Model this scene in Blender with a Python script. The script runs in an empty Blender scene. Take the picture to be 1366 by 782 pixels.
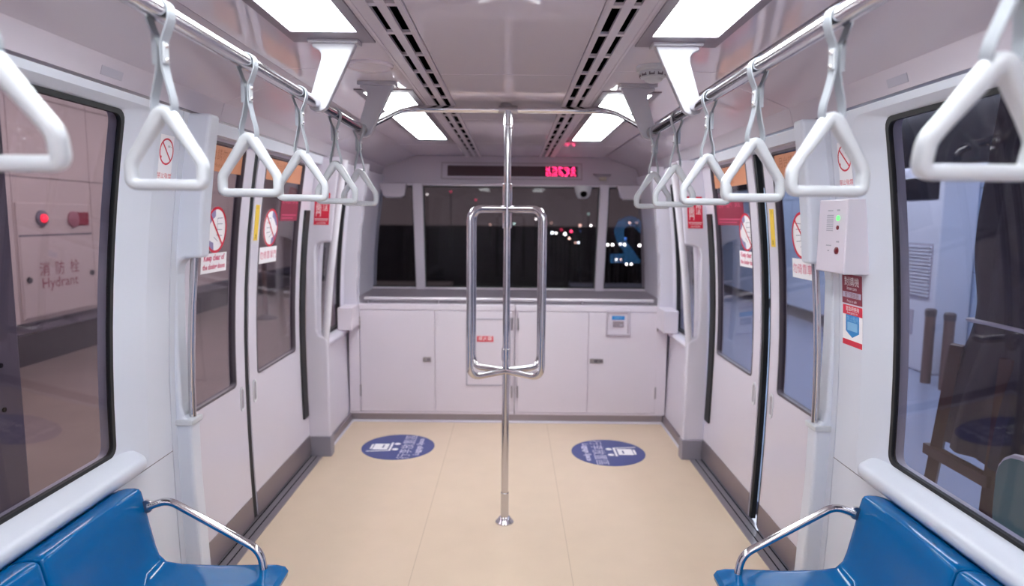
import bpy, bmesh, math, random
import numpy as np
from mathutils import Vector, Matrix
random.seed(4)
SC = bpy.context.scene
COL = SC.collection
PI = math.pi

# ---------------------------------------------------------------- camera, world, exposure
cam_d = bpy.data.cameras.new('camera'); cam = bpy.data.objects.new('camera', cam_d); COL.objects.link(cam)
FPX = 870.0
cam_d.sensor_width = 36.0; cam_d.lens = FPX / 1366.0 * 36.0
cam.location = (0.027, 0.0, 1.55)
cam.rotation_euler = (Matrix.Rotation(PI / 2 - math.atan(100.0 / FPX), 3, 'X') @ Matrix.Rotation(math.radians(0.55), 3, 'Z')).to_euler()
cam_d.clip_start = 0.02; cam_d.clip_end = 1000
cam_d.dof.use_dof = True; cam_d.dof.focus_distance = 2.05; cam_d.dof.aperture_fstop = 2.2
SC.camera = cam
vs = SC.view_settings
SC.display_settings.display_device = 'sRGB'
vs.view_transform = 'Standard'; vs.look = 'None'; vs.gamma = 1.0; vs.use_curve_mapping = False
vs.exposure = 1.0
CY = SC.cycles
CY.use_denoising = True
CY.max_bounces = 10; CY.diffuse_bounces = 6; CY.glossy_bounces = 6; CY.transparent_max_bounces = 16
CY.sample_clamp_indirect = 6.0; CY.blur_glossy = 0.1
CY.caustics_reflective = False; CY.caustics_refractive = False

LIGHT_STRENGTH = 9.0
w = bpy.data.worlds.new('night_sky'); SC.world = w; w.use_nodes = True
nt = w.node_tree; nt.nodes.clear()
tc = nt.nodes.new('ShaderNodeTexCoord'); sp = nt.nodes.new('ShaderNodeSeparateXYZ')
rp = nt.nodes.new('ShaderNodeValToRGB'); bg = nt.nodes.new('ShaderNodeBackground'); wo = nt.nodes.new('ShaderNodeOutputWorld')
nt.links.new(tc.outputs['Generated'], sp.inputs[0]); nt.links.new(sp.outputs['Z'], rp.inputs[0])
nt.links.new(rp.outputs[0], bg.inputs[0]); nt.links.new(bg.outputs[0], wo.inputs[0])
rp.color_ramp.elements[0].position = 0.0; rp.color_ramp.elements[0].color = (0.075, 0.06, 0.065, 1)
rp.color_ramp.elements[1].position = 0.35; rp.color_ramp.elements[1].color = (0.03, 0.026, 0.032, 1)
bg.inputs[1].default_value = 1.0

def area_light(name, loc, sx, sy, power, color, rot=(0, 0, 0)):
    l = bpy.data.lights.new(name, 'AREA'); l.shape = 'RECTANGLE'; l.size = sx; l.size_y = sy
    l.energy = power; l.color = color
    o = bpy.data.objects.new(name, l); o.location = loc; o.rotation_euler = rot; COL.objects.link(o)
    return o
area_light('platform_lamp', (-3.3, 7.0, 3.35), 0.5, 12.0, 150, (1.0, 0.93, 0.91))
area_light('platform_lamp', (3.3, 7.0, 3.35), 0.5, 12.0, 210, (0.76, 0.89, 1.0))

# ---------------------------------------------------------------- materials
def lin(h):
    h = h.lstrip('#'); o = []
    for i in (0, 2, 4):
        c = int(h[i:i + 2], 16) / 255.0
        o.append(c / 12.92 if c <= 0.04045 else ((c + 0.055) / 1.055) ** 2.4)
    return tuple(o)
def mat(name, hexcol, rough=0.4, metal=0.0, bump=0.0, bscale=200.0, var=0.0, vscale=4.0, coat=0.0, spec=0.5, stretch=None):
    m = bpy.data.materials.new(name); m.use_nodes = True
    n = m.node_tree; b = n.nodes['Principled BSDF']
    c = lin(hexcol)
    b.inputs['Base Color'].default_value = (*c, 1); b.inputs['Roughness'].default_value = rough
    b.inputs['Metallic'].default_value = metal; b.inputs['Specular IOR Level'].default_value = spec
    b.inputs['Coat Weight'].default_value = coat; b.inputs['Coat Roughness'].default_value = 0.08
    tcn = None
    if bump or var:
        tcn = n.nodes.new('ShaderNodeTexCoord'); mp = n.nodes.new('ShaderNodeMapping')
        if stretch: mp.inputs['Scale'].default_value = stretch
        n.links.new(tcn.outputs['Object'], mp.inputs[0])
    if var:
        nz = n.nodes.new('ShaderNodeTexNoise'); nz.inputs['Scale'].default_value = vscale; nz.inputs['Detail'].default_value = 5
        n.links.new(mp.outputs[0], nz.inputs['Vector'])
        mx = n.nodes.new('ShaderNodeMix'); mx.data_type = 'RGBA'
        mx.inputs[6].default_value = (*[x * (1 - var) for x in c], 1); mx.inputs[7].default_value = (*[min(1, x * (1 + var)) for x in c], 1)
        n.links.new(nz.outputs['Fac'], mx.inputs[0]); n.links.new(mx.outputs[2], b.inputs['Base Color'])
    if bump:
        nb = n.nodes.new('ShaderNodeTexNoise'); nb.inputs['Scale'].default_value = bscale; nb.inputs['Detail'].default_value = 3
        n.links.new(mp.outputs[0], nb.inputs['Vector'])
        bp = n.nodes.new('ShaderNodeBump'); bp.inputs['Strength'].default_value = bump; bp.inputs['Distance'].default_value = 0.002
        n.links.new(nb.outputs['Fac'], bp.inputs['Height']); n.links.new(bp.outputs[0], b.inputs['Normal'])
    return m
def emis(name, col, strength):
    m = bpy.data.materials.new(name); m.use_nodes = True
    n = m.node_tree; b = n.nodes['Principled BSDF']
    b.inputs['Base Color'].default_value = (*col, 1); b.inputs['Emission Color'].default_value = (*col, 1)
    b.inputs['Emission Strength'].default_value = strength
    return m
def glass(name, tint, ior=1.5):
    m = bpy.data.materials.new(name); m.use_nodes = True
    n = m.node_tree; n.nodes.clear()
    o = n.nodes.new('ShaderNodeOutputMaterial'); mx = n.nodes.new('ShaderNodeMixShader')
    fr = n.nodes.new('ShaderNodeFresnel'); fr.inputs['IOR'].default_value = ior
    tr = n.nodes.new('ShaderNodeBsdfTransparent'); tr.inputs[0].default_value = (*tint, 1)
    gl = n.nodes.new('ShaderNodeBsdfGlossy'); gl.inputs['Roughness'].default_value = 0.0
    ge = n.nodes.new('ShaderNodeNewGeometry'); ma = n.nodes.new('ShaderNodeMath'); ma.operation = 'MULTIPLY_ADD'   # same reflectance on both faces of a thin pane
    n.links.new(ge.outputs['Backfacing'], ma.inputs[0]); ma.inputs[1].default_value = 1.0 / ior - ior; ma.inputs[2].default_value = ior
    n.links.new(ma.outputs[0], fr.inputs['IOR'])
    n.links.new(fr.outputs[0], mx.inputs[0]); n.links.new(tr.outputs[0], mx.inputs[1]); n.links.new(gl.outputs[0], mx.inputs[2])
    n.links.new(mx.outputs[0], o.inputs[0])
    return m
M = {}
M['wall'] = mat('lavender_white_wall_panel', '#d6d0dd', 0.30, var=0.02)
M['wall_cool'] = mat('cool_lit_wall_panel', '#d2d4e0', 0.32, var=0.02)  # near panels: same paint as wall, cool lamplight tinted into the colour
M['door'] = mat('pale_lilac_door_enamel', '#d6cfdc', 0.20, var=0.015)
M['ceiling'] = mat('glossy_mauve_white_ceiling', '#e4dae4', 0.05, var=0.02)
M['cove'] = mat('satin_mauve_cove', '#c8bfca', 0.14, var=0.02)
M['cabinet'] = mat('lilac_white_cabinet', '#d6cdd8', 0.35, var=0.015)
M['joint'] = mat('shadow_gap', '#6f6670', 0.7)
M['floor'] = mat('beige_vinyl_floor', '#d3bca6', 0.36, bump=0.08, bscale=60, var=0.05, vscale=7.0)
M['chrome'] = mat('polished_steel_tube', '#cfccd0', 0.13, 1.0)
M['steel'] = mat('brushed_steel', '#a9a3a8', 0.33, 1.0)
M['kick'] = mat('grey_kick_plate', '#9a9096', 0.38, 0.75)
M['screenkick'] = mat('slate_kick_plate', '#9793a0', 0.42, 0.3)
M['threshold'] = mat('ribbed_steel_threshold', '#a39ca5', 0.28, 0.6)
M['rubber'] = mat('black_rubber', '#17171a', 0.55)
M['dark'] = mat('dark_void', '#0d0c0e', 0.9, spec=0.0)
M['strap'] = mat('grey_nylon_strap', '#a3a6af', 0.55, bump=0.2, bscale=900)
M['handle'] = mat('white_plastic_handle', '#c5c6cc', 0.28)
M['bracket'] = mat('white_enamel_bracket', '#b9b6bf', 0.3)
M['seat'] = mat('glossy_blue_plastic', '#005d9a', 0.09, spec=0.3)
M['seat_dark'] = mat('dark_blue_underframe', '#1b2a44', 0.5)
M['white'] = mat('white_print', '#f1edf1', 0.4)
M['red'] = mat('red_print', '#d3223f', 0.4)
M['crimson'] = mat('dark_crimson_print', '#8a2740', 0.4)
M['rose'] = mat('rose_print', '#d0557a', 0.4)
M['purple'] = mat('grey_purple_print', '#8f86b0', 0.4)
M['blackink'] = mat('black_print', '#1d1b22', 0.5)
M['greyink'] = mat('grey_print', '#a9a4b2', 0.5)
M['orange'] = mat('orange_notice', '#c98766', 0.45)
M['orange_ink'] = mat('brown_print', '#a9643c', 0.5)
M['yellow'] = mat('yellow_label', '#ecc548', 0.4)
M['olive_ink'] = mat('dark_yellow_print', '#9b7a1c', 0.5)
M['blue'] = mat('blue_print', '#1f7fc6', 0.4)
M['sky'] = mat('light_blue_print', '#7fb6de', 0.4)
M['navy'] = mat('navy_floor_decal', '#404a84', 0.4, var=0.05)
M['pale'] = mat('pale_lilac_print', '#c9c4da', 0.45)
M['frame'] = mat('grey_mauve_window_frame', '#5c545d', 0.4)
M['pull'] = mat('grey_pull_recess', '#aaa2ad', 0.35)
M['glass'] = glass('clear_window_glass', (0.74, 0.71, 0.76), 1.38)
M['glass_far'] = glass('tinted_windscreen_glass', (0.62, 0.6, 0.62), 1.25)
M['diffuser'] = emis('lit_light_diffuser', (0.93, 1.0, 1.0), LIGHT_STRENGTH)
M['led_red'] = emis('lit_pink_red_leds', (1.0, 0.03, 0.16), 2.2)
M['led_off'] = mat('unlit_display_window', '#4e3b40', 0.3)
M['green_led'] = emis('lit_green_led', (0.15, 1.0, 0.2), 0.45)
M['red_led'] = mat('dark_red_led', '#6b1320', 0.3)
M['alarm_lamp'] = emis('lit_red_alarm_lamp', (1.0, 0.02, 0.05), 1.2)
M['pwall_l'] = mat('beige_station_wall', '#cdbbb8', 0.5, var=0.04, vscale=2)
M['pfloor_l'] = mat('beige_station_floor', '#82746f', 0.3, var=0.25, vscale=2.5)
M['pwall_r'] = mat('pale_blue_station_wall', '#b4c4dc', 0.45, var=0.03)
M['pfloor_r'] = mat('blue_grey_station_floor', '#8690a8', 0.22, var=0.1, vscale=3)
M['pdark'] = mat('dark_station_plinth', '#3d363c', 0.5)
M['post'] = mat('grey_painted_post', '#77727f', 0.45)
M['ac'] = mat('white_air_conditioner', '#d2d6e2', 0.4)
M['ac_dark'] = mat('dark_glass_panel', '#22232b', 0.2)
M['drape'] = mat('charcoal_drape', '#4a4750', 0.8, bump=0.3, bscale=300)
M['wood'] = mat('brown_wood', '#5e423c', 0.5, var=0.2, vscale=10, stretch=(1, 1, 0.1))
M['bollard'] = mat('bronze_bollard', '#6e5650', 0.4, 0.3)
M['dullred'] = mat('dull_red_plate', '#96404e', 0.5)
M['dullrose'] = mat('dull_rose_enamel', '#a8707c', 0.5)
M['mint'] = mat('mint_green_vinyl', '#6f9a90', 0.5)
M['night'] = mat('night_ground', '#0b0b0e', 0.9)
M['silh'] = mat('night_building', '#121116', 0.9)

# ---------------------------------------------------------------- mesh helpers
class MB:
    def __init__(s): s.v = []; s.f = []; s.mi = []; s.cur = 0
    def face(s, ids): s.f.append(tuple(ids)); s.mi.append(s.cur)
    def add(s, pts, faces):
        b = len(s.v); s.v += [tuple(p) for p in pts]
        for f in faces: s.face([b + i for i in f])
    def box(s, x0, x1, y0, y1, z0, z1):
        s.add([(x0, y0, z0), (x1, y0, z0), (x1, y1, z0), (x0, y1, z0), (x0, y0, z1), (x1, y0, z1), (x1, y1, z1), (x0, y1, z1)],
              [(0, 3, 2, 1), (4, 5, 6, 7), (0, 1, 5, 4), (1, 2, 6, 5), (2, 3, 7, 6), (3, 0, 4, 7)])
    def prism(s, poly, axis, a, b):
        """poly: 2-D points; axis 'x': (y,z), 'y': (x,z), 'z': (x,y); extruded from a to b"""
        def P(p, t): return {'x': (t, p[0], p[1]), 'y': (p[0], t, p[1]), 'z': (p[0], p[1], t)}[axis]
        n = len(poly)
        s.add([P(p, a) for p in poly] + [P(p, b) for p in poly],
              [tuple(range(n)), tuple(range(2 * n - 1, n - 1, -1))] + [(i, i + n, (i + 1) % n + n, (i + 1) % n) for i in range(n)])
    def strip(s, rings, closed=True, caps=False):
        n = len(rings[0]); b = len(s.v)
        for r in rings: s.v += [tuple(p) for p in r]
        for j in range(len(rings) - 1):
            for i in range(n if closed else n - 1):
                k = (i + 1) % n
                s.face((b + j * n + i, b + j * n + k, b + (j + 1) * n + k, b + (j + 1) * n + i))
        if caps:
            s.face([b + i for i in range(n)][::-1]); s.face([b + (len(rings) - 1) * n + i for i in range(n)])
    def tube(s, path, r, n=14, caps=True):
        path = [Vector(p) for p in path]; rr = r if isinstance(r, (list, tuple)) else [r] * len(path)
        rings = []; up = None
        for i, p in enumerate(path):
            t = (path[min(i + 1, len(path) - 1)] - path[max(i - 1, 0)]).normalized()
            if up is None:
                up = Vector((0, 0, 1)) if abs(t.z) < 0.9 else Vector((0, 1, 0))
            a = (up - t * up.dot(t)).normalized(); bb = t.cross(a); up = a
            rings.append([p + (a * math.cos(2 * PI * k / n) + bb * math.sin(2 * PI * k / n)) * rr[i] for k in range(n)])
        s.strip(rings, True, caps)
    def lathe(s, prof, c=(0, 0, 0), axis='z', n=24):
        """prof: (radius, height) pairs; closed by caps"""
        rings = []
        for r, h in prof:
            ring = []
            for k in range(n):
                a = 2 * PI * k / n; x, y = r * math.cos(a), r * math.sin(a)
                q = {'z': (x, y, h), 'y': (x, h, y), 'x': (h, x, y)}[axis]
                ring.append((c[0] + q[0], c[1] + q[1], c[2] + q[2]))
            rings.append(ring)
        s.strip(rings, True, True)
    def build(s, name, mats, parent=None, smooth=35, bevel=0.0, seg=2):
        me = bpy.data.meshes.new(name)
        me.from_pydata(s.v, [], s.f)
        if not isinstance(mats, (list, tuple)): mats = [mats]
        for m in mats: me.materials.append(m)
        me.polygons.foreach_set('material_index', s.mi)
        bm = bmesh.new(); bm.from_mesh(me); bmesh.ops.recalc_face_normals(bm, faces=bm.faces); bm.to_mesh(me); bm.free()
        if smooth:
            me.polygons.foreach_set('use_smooth', [True] * len(me.polygons))
            me.set_sharp_from_angle(angle=math.radians(smooth))
        o = bpy.data.objects.new(name, me); COL.objects.link(o)
        if bevel:
            b = o.modifiers.new('bevel', 'BEVEL'); b.width = bevel; b.segments = seg; b.limit_method = 'ANGLE'; b.angle_limit = math.radians(40)
        if parent: o.parent = parent
        return o
def tag(o, label, cat, group=None):
    o['label'] = label; o['category'] = cat
    if group: o['group'] = group
    return o
def thing(name, label, cat, loc=(0, 0, 0), group=None):
    o = bpy.data.objects.new(name, None); COL.objects.link(o); o.location = loc; o.empty_display_size = 0.05
    bpy.context.view_layer.update()
    return tag(o, label, cat, group)
def place(root, o):
    """part mesh was built in place coordinates: keep it there under a root that stands at its own base"""
    o.parent = root; o.matrix_parent_inverse = Matrix.Translation(-Vector(root.location))
    return o
def struct(o): o['kind'] = 'structure'; return o
def copy_tree(o, parent=None):
    c = o.copy(); COL.objects.link(c)
    if parent is not None: c.parent = parent
    for ch in list(o.children): copy_tree(ch, c)
    return c
def smooth_path(pts, r, k=6):
    """polyline with its corners rounded by radius r"""
    P = [Vector(p) for p in pts]; out = [P[0]]
    for i in range(1, len(P) - 1):
        a, b, c = P[i - 1], P[i], P[i + 1]
        d1 = (a - b).normalized(); d2 = (c - b).normalized()
        q = min(r, (a - b).length * 0.49, (c - b).length * 0.49)
        for j in range(k + 1):
            t = j / k; out.append((b + d1 * q) * (1 - t) ** 2 + b * 2 * t * (1 - t) + (b + d2 * q) * t ** 2)
    out.append(P[-1]); return out

# ---- the side walls bulge: inner surface at |x| = base + prof(z)
def prof(z):
    return -0.02 * ((0.8 - z) / 0.8) ** 2 if z < 0.8 else -0.09 * ((z - 0.8) / 1.05) ** 2
def wx(side, base, z): return side * (base + prof(z))
def rrect(a0, a1, b0, b1, r, ns=8, kc=4):
    """rounded rectangle as a closed loop, the same count for every call"""
    P = []
    cs = [(a1 - r, b0 + r, -90), (a1 - r, b1 - r, 0), (a0 + r, b1 - r, 90), (a0 + r, b0 + r, 180)]
    arcs = [[(cx + r * math.cos(math.radians(st + 90 * k / kc)), cy + r * math.sin(math.radians(st + 90 * k / kc))) for k in range(kc + 1)] for cx, cy, st in cs]
    for i in range(4):
        P += arcs[i]
        a, b = arcs[i][-1], arcs[(i + 1) % 4][0]
        for k in range(1, ns): P.append((a[0] + (b[0] - a[0]) * k / ns, a[1] + (b[1] - a[1]) * k / ns))
    return P
def wall_ring(mb, side, outer, inner, base, thick, ro=0.002, ri=0.03, m=5, base_in=None):
    """curved slab with a rounded opening; outer/inner = (y0,y1,z0,z1)"""
    base_in = base if base_in is None else base_in
    O = rrect(*outer, ro); I = rrect(*inner, ri)
    def pt(p, q, t, off):
        y = p[0] + (q[0] - p[0]) * t; z = p[1] + (q[1] - p[1]) * t
        return (wx(side, base + (base_in - base) * t + off, z), y, z)
    front = [[pt(p, q, j / m, 0) for p, q in zip(O, I)] for j in range(m + 1)]
    back = [[pt(p, q, j / m, thick) for p, q in zip(O, I)] for j in range(m, -1, -1)]
    mb.strip(front + back + [front[0]])
def wall_slab(mb, side, y0, y1, z0, z1, base, thick, nz=10):
    zs = [z0 + (z1 - z0) * k / nz for k in range(nz + 1)]
    prof2 = [(wx(side, base, z), z) for z in zs] + [(wx(side, base + thick, z), z) for z in reversed(zs)]
    b = len(mb.v); n = len(prof2)
    mb.v += [(x, y0, z) for x, z in prof2] + [(x, y1, z) for x, z in prof2]
    k = len(zs)
    for i in range(n):
        j = (i + 1) % n; mb.face((b + i, b + n + i, b + n + j, b + j))
    for i in range(k - 1):
        mb.face((b + i, b + i + 1, b + n - 2 - i, b + n - 1 - i)); mb.face((b + n + i, b + n + n - 1 - i, b + n + n - 2 - i, b + n + i + 1))

# ---- text and flat print
_txt = {}
def text2d(body, size, align='CENTER', bold=0.0):
    if ord(body[0]) > 255: bold = 0.0
    key = (body, size, align, bold)
    if key in _txt: return _txt[key]
    cu = bpy.data.curves.new('lettering', 'FONT'); cu.body = body; cu.size = size; cu.align_x = align; cu.align_y = 'CENTER'
    cu.resolution_u = 2; cu.offset = bold
    o = bpy.data.objects.new('lettering', cu); COL.objects.link(o)
    dg = bpy.context.evaluated_depsgraph_get(); dg.update()
    me = bpy.data.meshes.new_from_object(o.evaluated_get(dg))
    xs = [v.co.x for v in me.vertices]; ys = [v.co.y for v in me.vertices]
    cx = (min(xs) + max(xs)) / 2 if align == 'CENTER' else 0.0; cy = (min(ys) + max(ys)) / 2
    r = ([(v.co.x - cx, v.co.y - cy) for v in me.vertices], [tuple(p.vertices) for p in me.polygons])
    bpy.data.objects.remove(o); bpy.data.curves.remove(cu); bpy.data.meshes.remove(me)
    _txt[key] = r; return r
class Print:
    """a thin sticker or plate in its own plane (u to the reader's right, v up), laid on any surface by a mapping"""
    def __init__(s, mapping): s.map = mapping; s.mb = MB(); s.mats = []; s.layer = 0
    def _m(s, m):
        if m not in s.mats: s.mats.append(m)
        s.mb.cur = s.mats.index(m)
    def poly(s, pts, m, lay=1, grid=False):
        s._m(m); n = len(pts); h = 0.0012 + 0.0004 * (lay - 1)
        s.mb.add([s.map(u, v, h) for u, v in pts], [tuple(range(n))])
        if lay == 1:
            s.mb.add([s.map(u, v, 0.0) for u, v in pts] + [s.map(u, v, h) for u, v in pts], [tuple(range(n))] + [(i, (i + 1) % n, (i + 1) % n + n, i + n) for i in range(n)])
        return s
    def rect(s, u0, u1, v0, v1, m, lay=1): return s.poly([(u0, v0), (u1, v0), (u1, v1), (u0, v1)], m, lay)
    def disc(s, cu, cv, r, m, lay=1, n=40, e=1.0):
        return s.poly([(cu + r * e * math.cos(2 * PI * k / n), cv + r * math.sin(2 * PI * k / n)) for k in range(n)], m, lay)
    def ring(s, cu, cv, r0, r1, m, lay=2, n=40):
        s._m(m); h = 0.0012 + 0.0004 * (lay - 1)
        s.mb.strip([[s.map(cu + r * math.cos(2 * PI * k / n), cv + r * math.sin(2 * PI * k / n), h) for k in range(n)] for r in (r0, r1)])
        return s
    def line(s, u0, v0, u1, v1, wd, m, lay=2):
        d = Vector((u1 - u0, v1 - v0)); d.normalize(); q = Vector((-d.y, d.x)) * wd / 2
        return s.poly([(u0 + q.x, v0 + q.y), (u1 + q.x, v1 + q.y), (u1 - q.x, v1 - q.y), (u0 - q.x, v0 - q.y)], m, lay)
    def text(s, body, u, v, size, m, lay=2, align='CENTER', sx=1.0, bold=0.0):
        vv, ff = text2d(body, size, align, bold); s._m(m); h = 0.0012 + 0.0004 * (lay - 1)
        s.mb.add([s.map(u + p[0] * sx, v + p[1], h) for p in vv], ff); return s
    def build(s, name, parent=None): return s.mb.build(name, [M[k] for k in s.mats], parent, smooth=0)
def on_wall(side, base, yc, zc):
    """print lying on a bulged side wall, read from the aisle"""
    d = 1 if side < 0 else -1
    return lambda u, v, h: (wx(side, base - h - 0.0005, zc + v), yc + d * u, zc + v)
def on_plane(o, right, up, n):
    o, right, up, n = Vector(o), Vector(right), Vector(up), Vector(n)
    return lambda u, v, h: tuple(o + right * u + up * v + n * h)

# ================================================================ THE SHELL
GL = 1.275      # side window glass
LIN = 1.24      # near wall lining
DR = 1.285      # door leaves
FL = 1.22       # far wall lining
CZ = 2.095      # ceiling
END = 5.92      # far end of the ceiling
mb = MB()
mb.box(-1.24, 1.24, -2.3, 2.41, -0.06, 0.0); mb.box(-1.19, 1.19, 2.41, 4.86, -0.06, 0.0)
struct(mb.build('floor', M['floor'], smooth=0))
mb = MB()      # fine welded seams of the vinyl
for x in (-0.40, 0.30): mb.box(x - 0.0015, x + 0.0015, -2.2, 4.8, 0.0, 0.0006)
struct(mb.build('trim_1', mat('floor_seam', '#bba48f', 0.5), smooth=0))

SIDES = ((-1, 'left'), (1, 'right'))
WIN = (0.35, 2.06, 0.765, 1.865)
FWIN = (4.27, 4.76, 0.745, 1.80)
for sd, nm in SIDES:
    mb = MB()
    wall_ring(mb, sd, (0.10, 2.3585, 0.02, 1.915), (WIN[0] - 0.10, WIN[1] + 0.15, WIN[2] - 0.09, WIN[3] + 0.028), LIN, 0.08, ri=0.05, m=8)
    wall_slab(mb, sd, -2.3, 0.096, 0.02, 1.915, LIN, 0.08)
    wall_slab(mb, sd, 2.364, 2.47, 0.0, 1.915, LIN, 0.08)
    wall_slab(mb, sd, 2.47, 4.152, 1.868, 1.915, LIN + 0.005, 0.14, 3)           # over the door
    mb.cur = 2
    wall_ring(mb, sd, (4.152, 5.95, 0.0, 1.915), (FWIN[0] - 0.05, FWIN[1] + 0.05, FWIN[2] - 0.05, FWIN[3] + 0.04), FL, 0.08, ri=0.04, m=8)
    mb.cur = 1     # horizontal panel joint below the sill and the shadow behind the joints
    wall_slab(mb, sd, 2.352, 2.372, 0.02, 1.91, LIN + 0.004, 0.02, 24)
    wall_slab(mb, sd, 2.10, 2.36, 0.6685, 0.6715, LIN - 0.0006, 0.004, 1)
    o = struct(mb.build('wall_' + nm, [M['wall_cool'], M['joint'], M['wall']]))
    # bevelled window surround + gasket + pane
    f = MB()
    wall_ring(f, sd, (WIN[0] - 0.10, WIN[1] + 0.15, WIN[2] - 0.09, WIN[3] + 0.028), (WIN[0] - 0.005, WIN[1] + 0.012, WIN[2] - 0.004, WIN[3] + 0.006), LIN, 0.05, ro=0.05, ri=0.035, m=4, base_in=GL - 0.005)
    root = struct(f.build('window_1' if sd < 0 else 'window_2', M['wall_cool']))
    g = MB(); wall_ring(g, sd, (WIN[0] - 0.005, WIN[1] + 0.012, WIN[2] - 0.004, WIN[3] + 0.006), (WIN[0] + 0.01, WIN[1] - 0.004, WIN[2] + 0.008, WIN[3] - 0.009), GL - 0.006, 0.014, ro=0.035, ri=0.03, m=2)
    g.build('gasket', M['rubber'], root)
    p = MB(); wall_slab(p, sd, WIN[0], WIN[1] + 0.012, WIN[2] + 0.002, WIN[3] + 0.004, GL - 0.001, 0.006, 16); p.build('pane', M['glass'], root)
    s = MB()       # rounded sill ledge under the window
    z = WIN[2]
    sec = [(1.268, z - 0.003), (1.24, z - 0.012), (1.212, z - 0.024), (1.203, z - 0.030), (1.198, z - 0.038), (1.197, z - 0.050), (1.201, z - 0.066), (1.228, z - 0.090), (1.262, z - 0.098)]
    ys = [0.12, 2.10, 2.125, 2.140, 2.147]; sc = [1, 1, 0.93, 0.75, 0.35]
    s.strip([[(sd * (1.262 + (x - 1.262) * k), y, (z - 0.05) + (zz - z + 0.05) * (0.5 + 0.5 * k)) for x, zz in sec] for y, k in zip(ys, sc)], True, True)
    s.build('window_sill', M['wall_cool'], root, smooth=50)
    # far window
    f = MB()
    wall_ring(f, sd, (FWIN[0] - 0.05, FWIN[1] + 0.05, FWIN[2] - 0.05, FWIN[3] + 0.04), (FWIN[0], FWIN[1], FWIN[2], FWIN[3]), FL, 0.05, ro=0.04, ri=0.03, m=2, base_in=FL + 0.02)
    root = struct(f.build('window_3' if sd < 0 else 'window_4', M['wall']))
    g = MB(); wall_ring(g, sd, FWIN, (FWIN[0] + 0.018, FWIN[1] - 0.018, FWIN[2] + 0.018, FWIN[3] - 0.018), FL + 0.018, 0.03, ro=0.03, ri=0.025, m=2)
    g.build('gasket', M['rubber'], root)
    p = MB(); wall_slab(p, sd, FWIN[0], FWIN[1], FWIN[2], FWIN[3], FL + 0.03, 0.006, 12); p.build('pane', M['glass'], root)
    s = MB(); s.prism([(sd * 1.255, 0.745), (sd * 1.19, 0.735), (sd * 1.175, 0.72), (sd * 1.18, 0.70), (sd * 1.23, 0.665)], 'y', 4.17, 4.75)
    s.build('window_sill', M['wall'], root, bevel=0.006)
    # cove from the ceiling edge down to the lining
    c = MB()
    sec = [(0.84, CZ - 0.001), (0.87, CZ - 0.010), (0.93, CZ - 0.035), (1.02, CZ - 0.068), (1.085, CZ - 0.093), (1.112, CZ - 0.104), (1.118, CZ - 0.112), (1.136, 1.924), (1.20, 1.924), (1.22, 2.0), (1.15, 2.09), (0.9, 2.16), (0.84, 2.16)]
    for y0, y1 in ((-2.3, 0.55), (0.554, 2.64), (2.644, 4.1), (4.104, 5.95)):
        c.prism([(sd * x, zz) for x, zz in sec], 'y', y0, y1)
    struct(c.build('trim_2' if sd < 0 else 'trim_3', M['cove'], smooth=22))
    # door threshold and the grey skirting
    t = MB(); t.box(min(sd * 1.19, sd * 1.33), max(sd * 1.19, sd * 1.33), 2.47, 4.09, -0.03, 0.004)
    t.cur = 1
    for x in (1.225, 1.262): t.box(min(sd * x, sd * (x + 0.006)), max(sd * x, sd * (x + 0.006)), 2.47, 4.09, 0.0035, 0.0046)
    struct(t.build('trim_4' if sd < 0 else 'trim_5', [M['threshold'], M['dark']], smooth=0))
    b = MB(); b.box(min(sd * 1.182, sd * 1.205), max(sd * 1.182, sd * 1.205), 4.16, 4.84, 0.0, 0.06)
    b.cur = 1; b.box(min(sd * 1.168, sd * 1.182), max(sd * 1.168, sd * 1.182), 4.16, 4.84, 0.0, 0.012)
    struct(b.build('baseboard_' + nm, [M['kick'], M['wall']], smooth=0, bevel=0.002))
    b = MB(); wall_slab(b, sd, -2.2, 2.38, 0.0, 0.09, LIN - 0.008, 0.012, 2)
    struct(b.build('baseboard_near_' + nm, M['kick'], smooth=0))

# ceiling: panels with open joints, the vents sit in the slots between them
mb = MB()
VI, VO = 0.257, 0.398
for y0, y1 in ((-2.3, -1.1), (-1.096, 0.24), (0.244, 1.42), (1.424, 2.576), (2.58, 3.73), (3.734, 4.88), (4.884, END - 0.012)):
    mb.box(-VI, VI, y0, y1, CZ, CZ + 0.02)
for sd in (-1, 1):
    for y0, y1 in ((-2.3, 0.05), (0.053, 2.50), (2.503, 5.02), (5.023, END - 0.012)):
        mb.box(min(sd * VO, sd * 0.842), max(sd * VO, sd * 0.831), y0, y1, CZ, CZ + 0.02)
mb.cur = 1; mb.box(-1.3, 1.3, -2.3, 5.98, 2.17, 2.2)
mb.box(-0.9, 0.9, -2.3, 5.95, CZ + 0.021, CZ + 0.024) if False else None
struct(mb.build('ceiling', [M['ceiling'], M['dark']], smooth=0, bevel=0.0015))
mb = MB(); mb.box(-1.3, 1.3, -2.36, -2.3, 0, 2.2)
struct(mb.build('wall_back', M['wall'], smooth=0))

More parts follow.
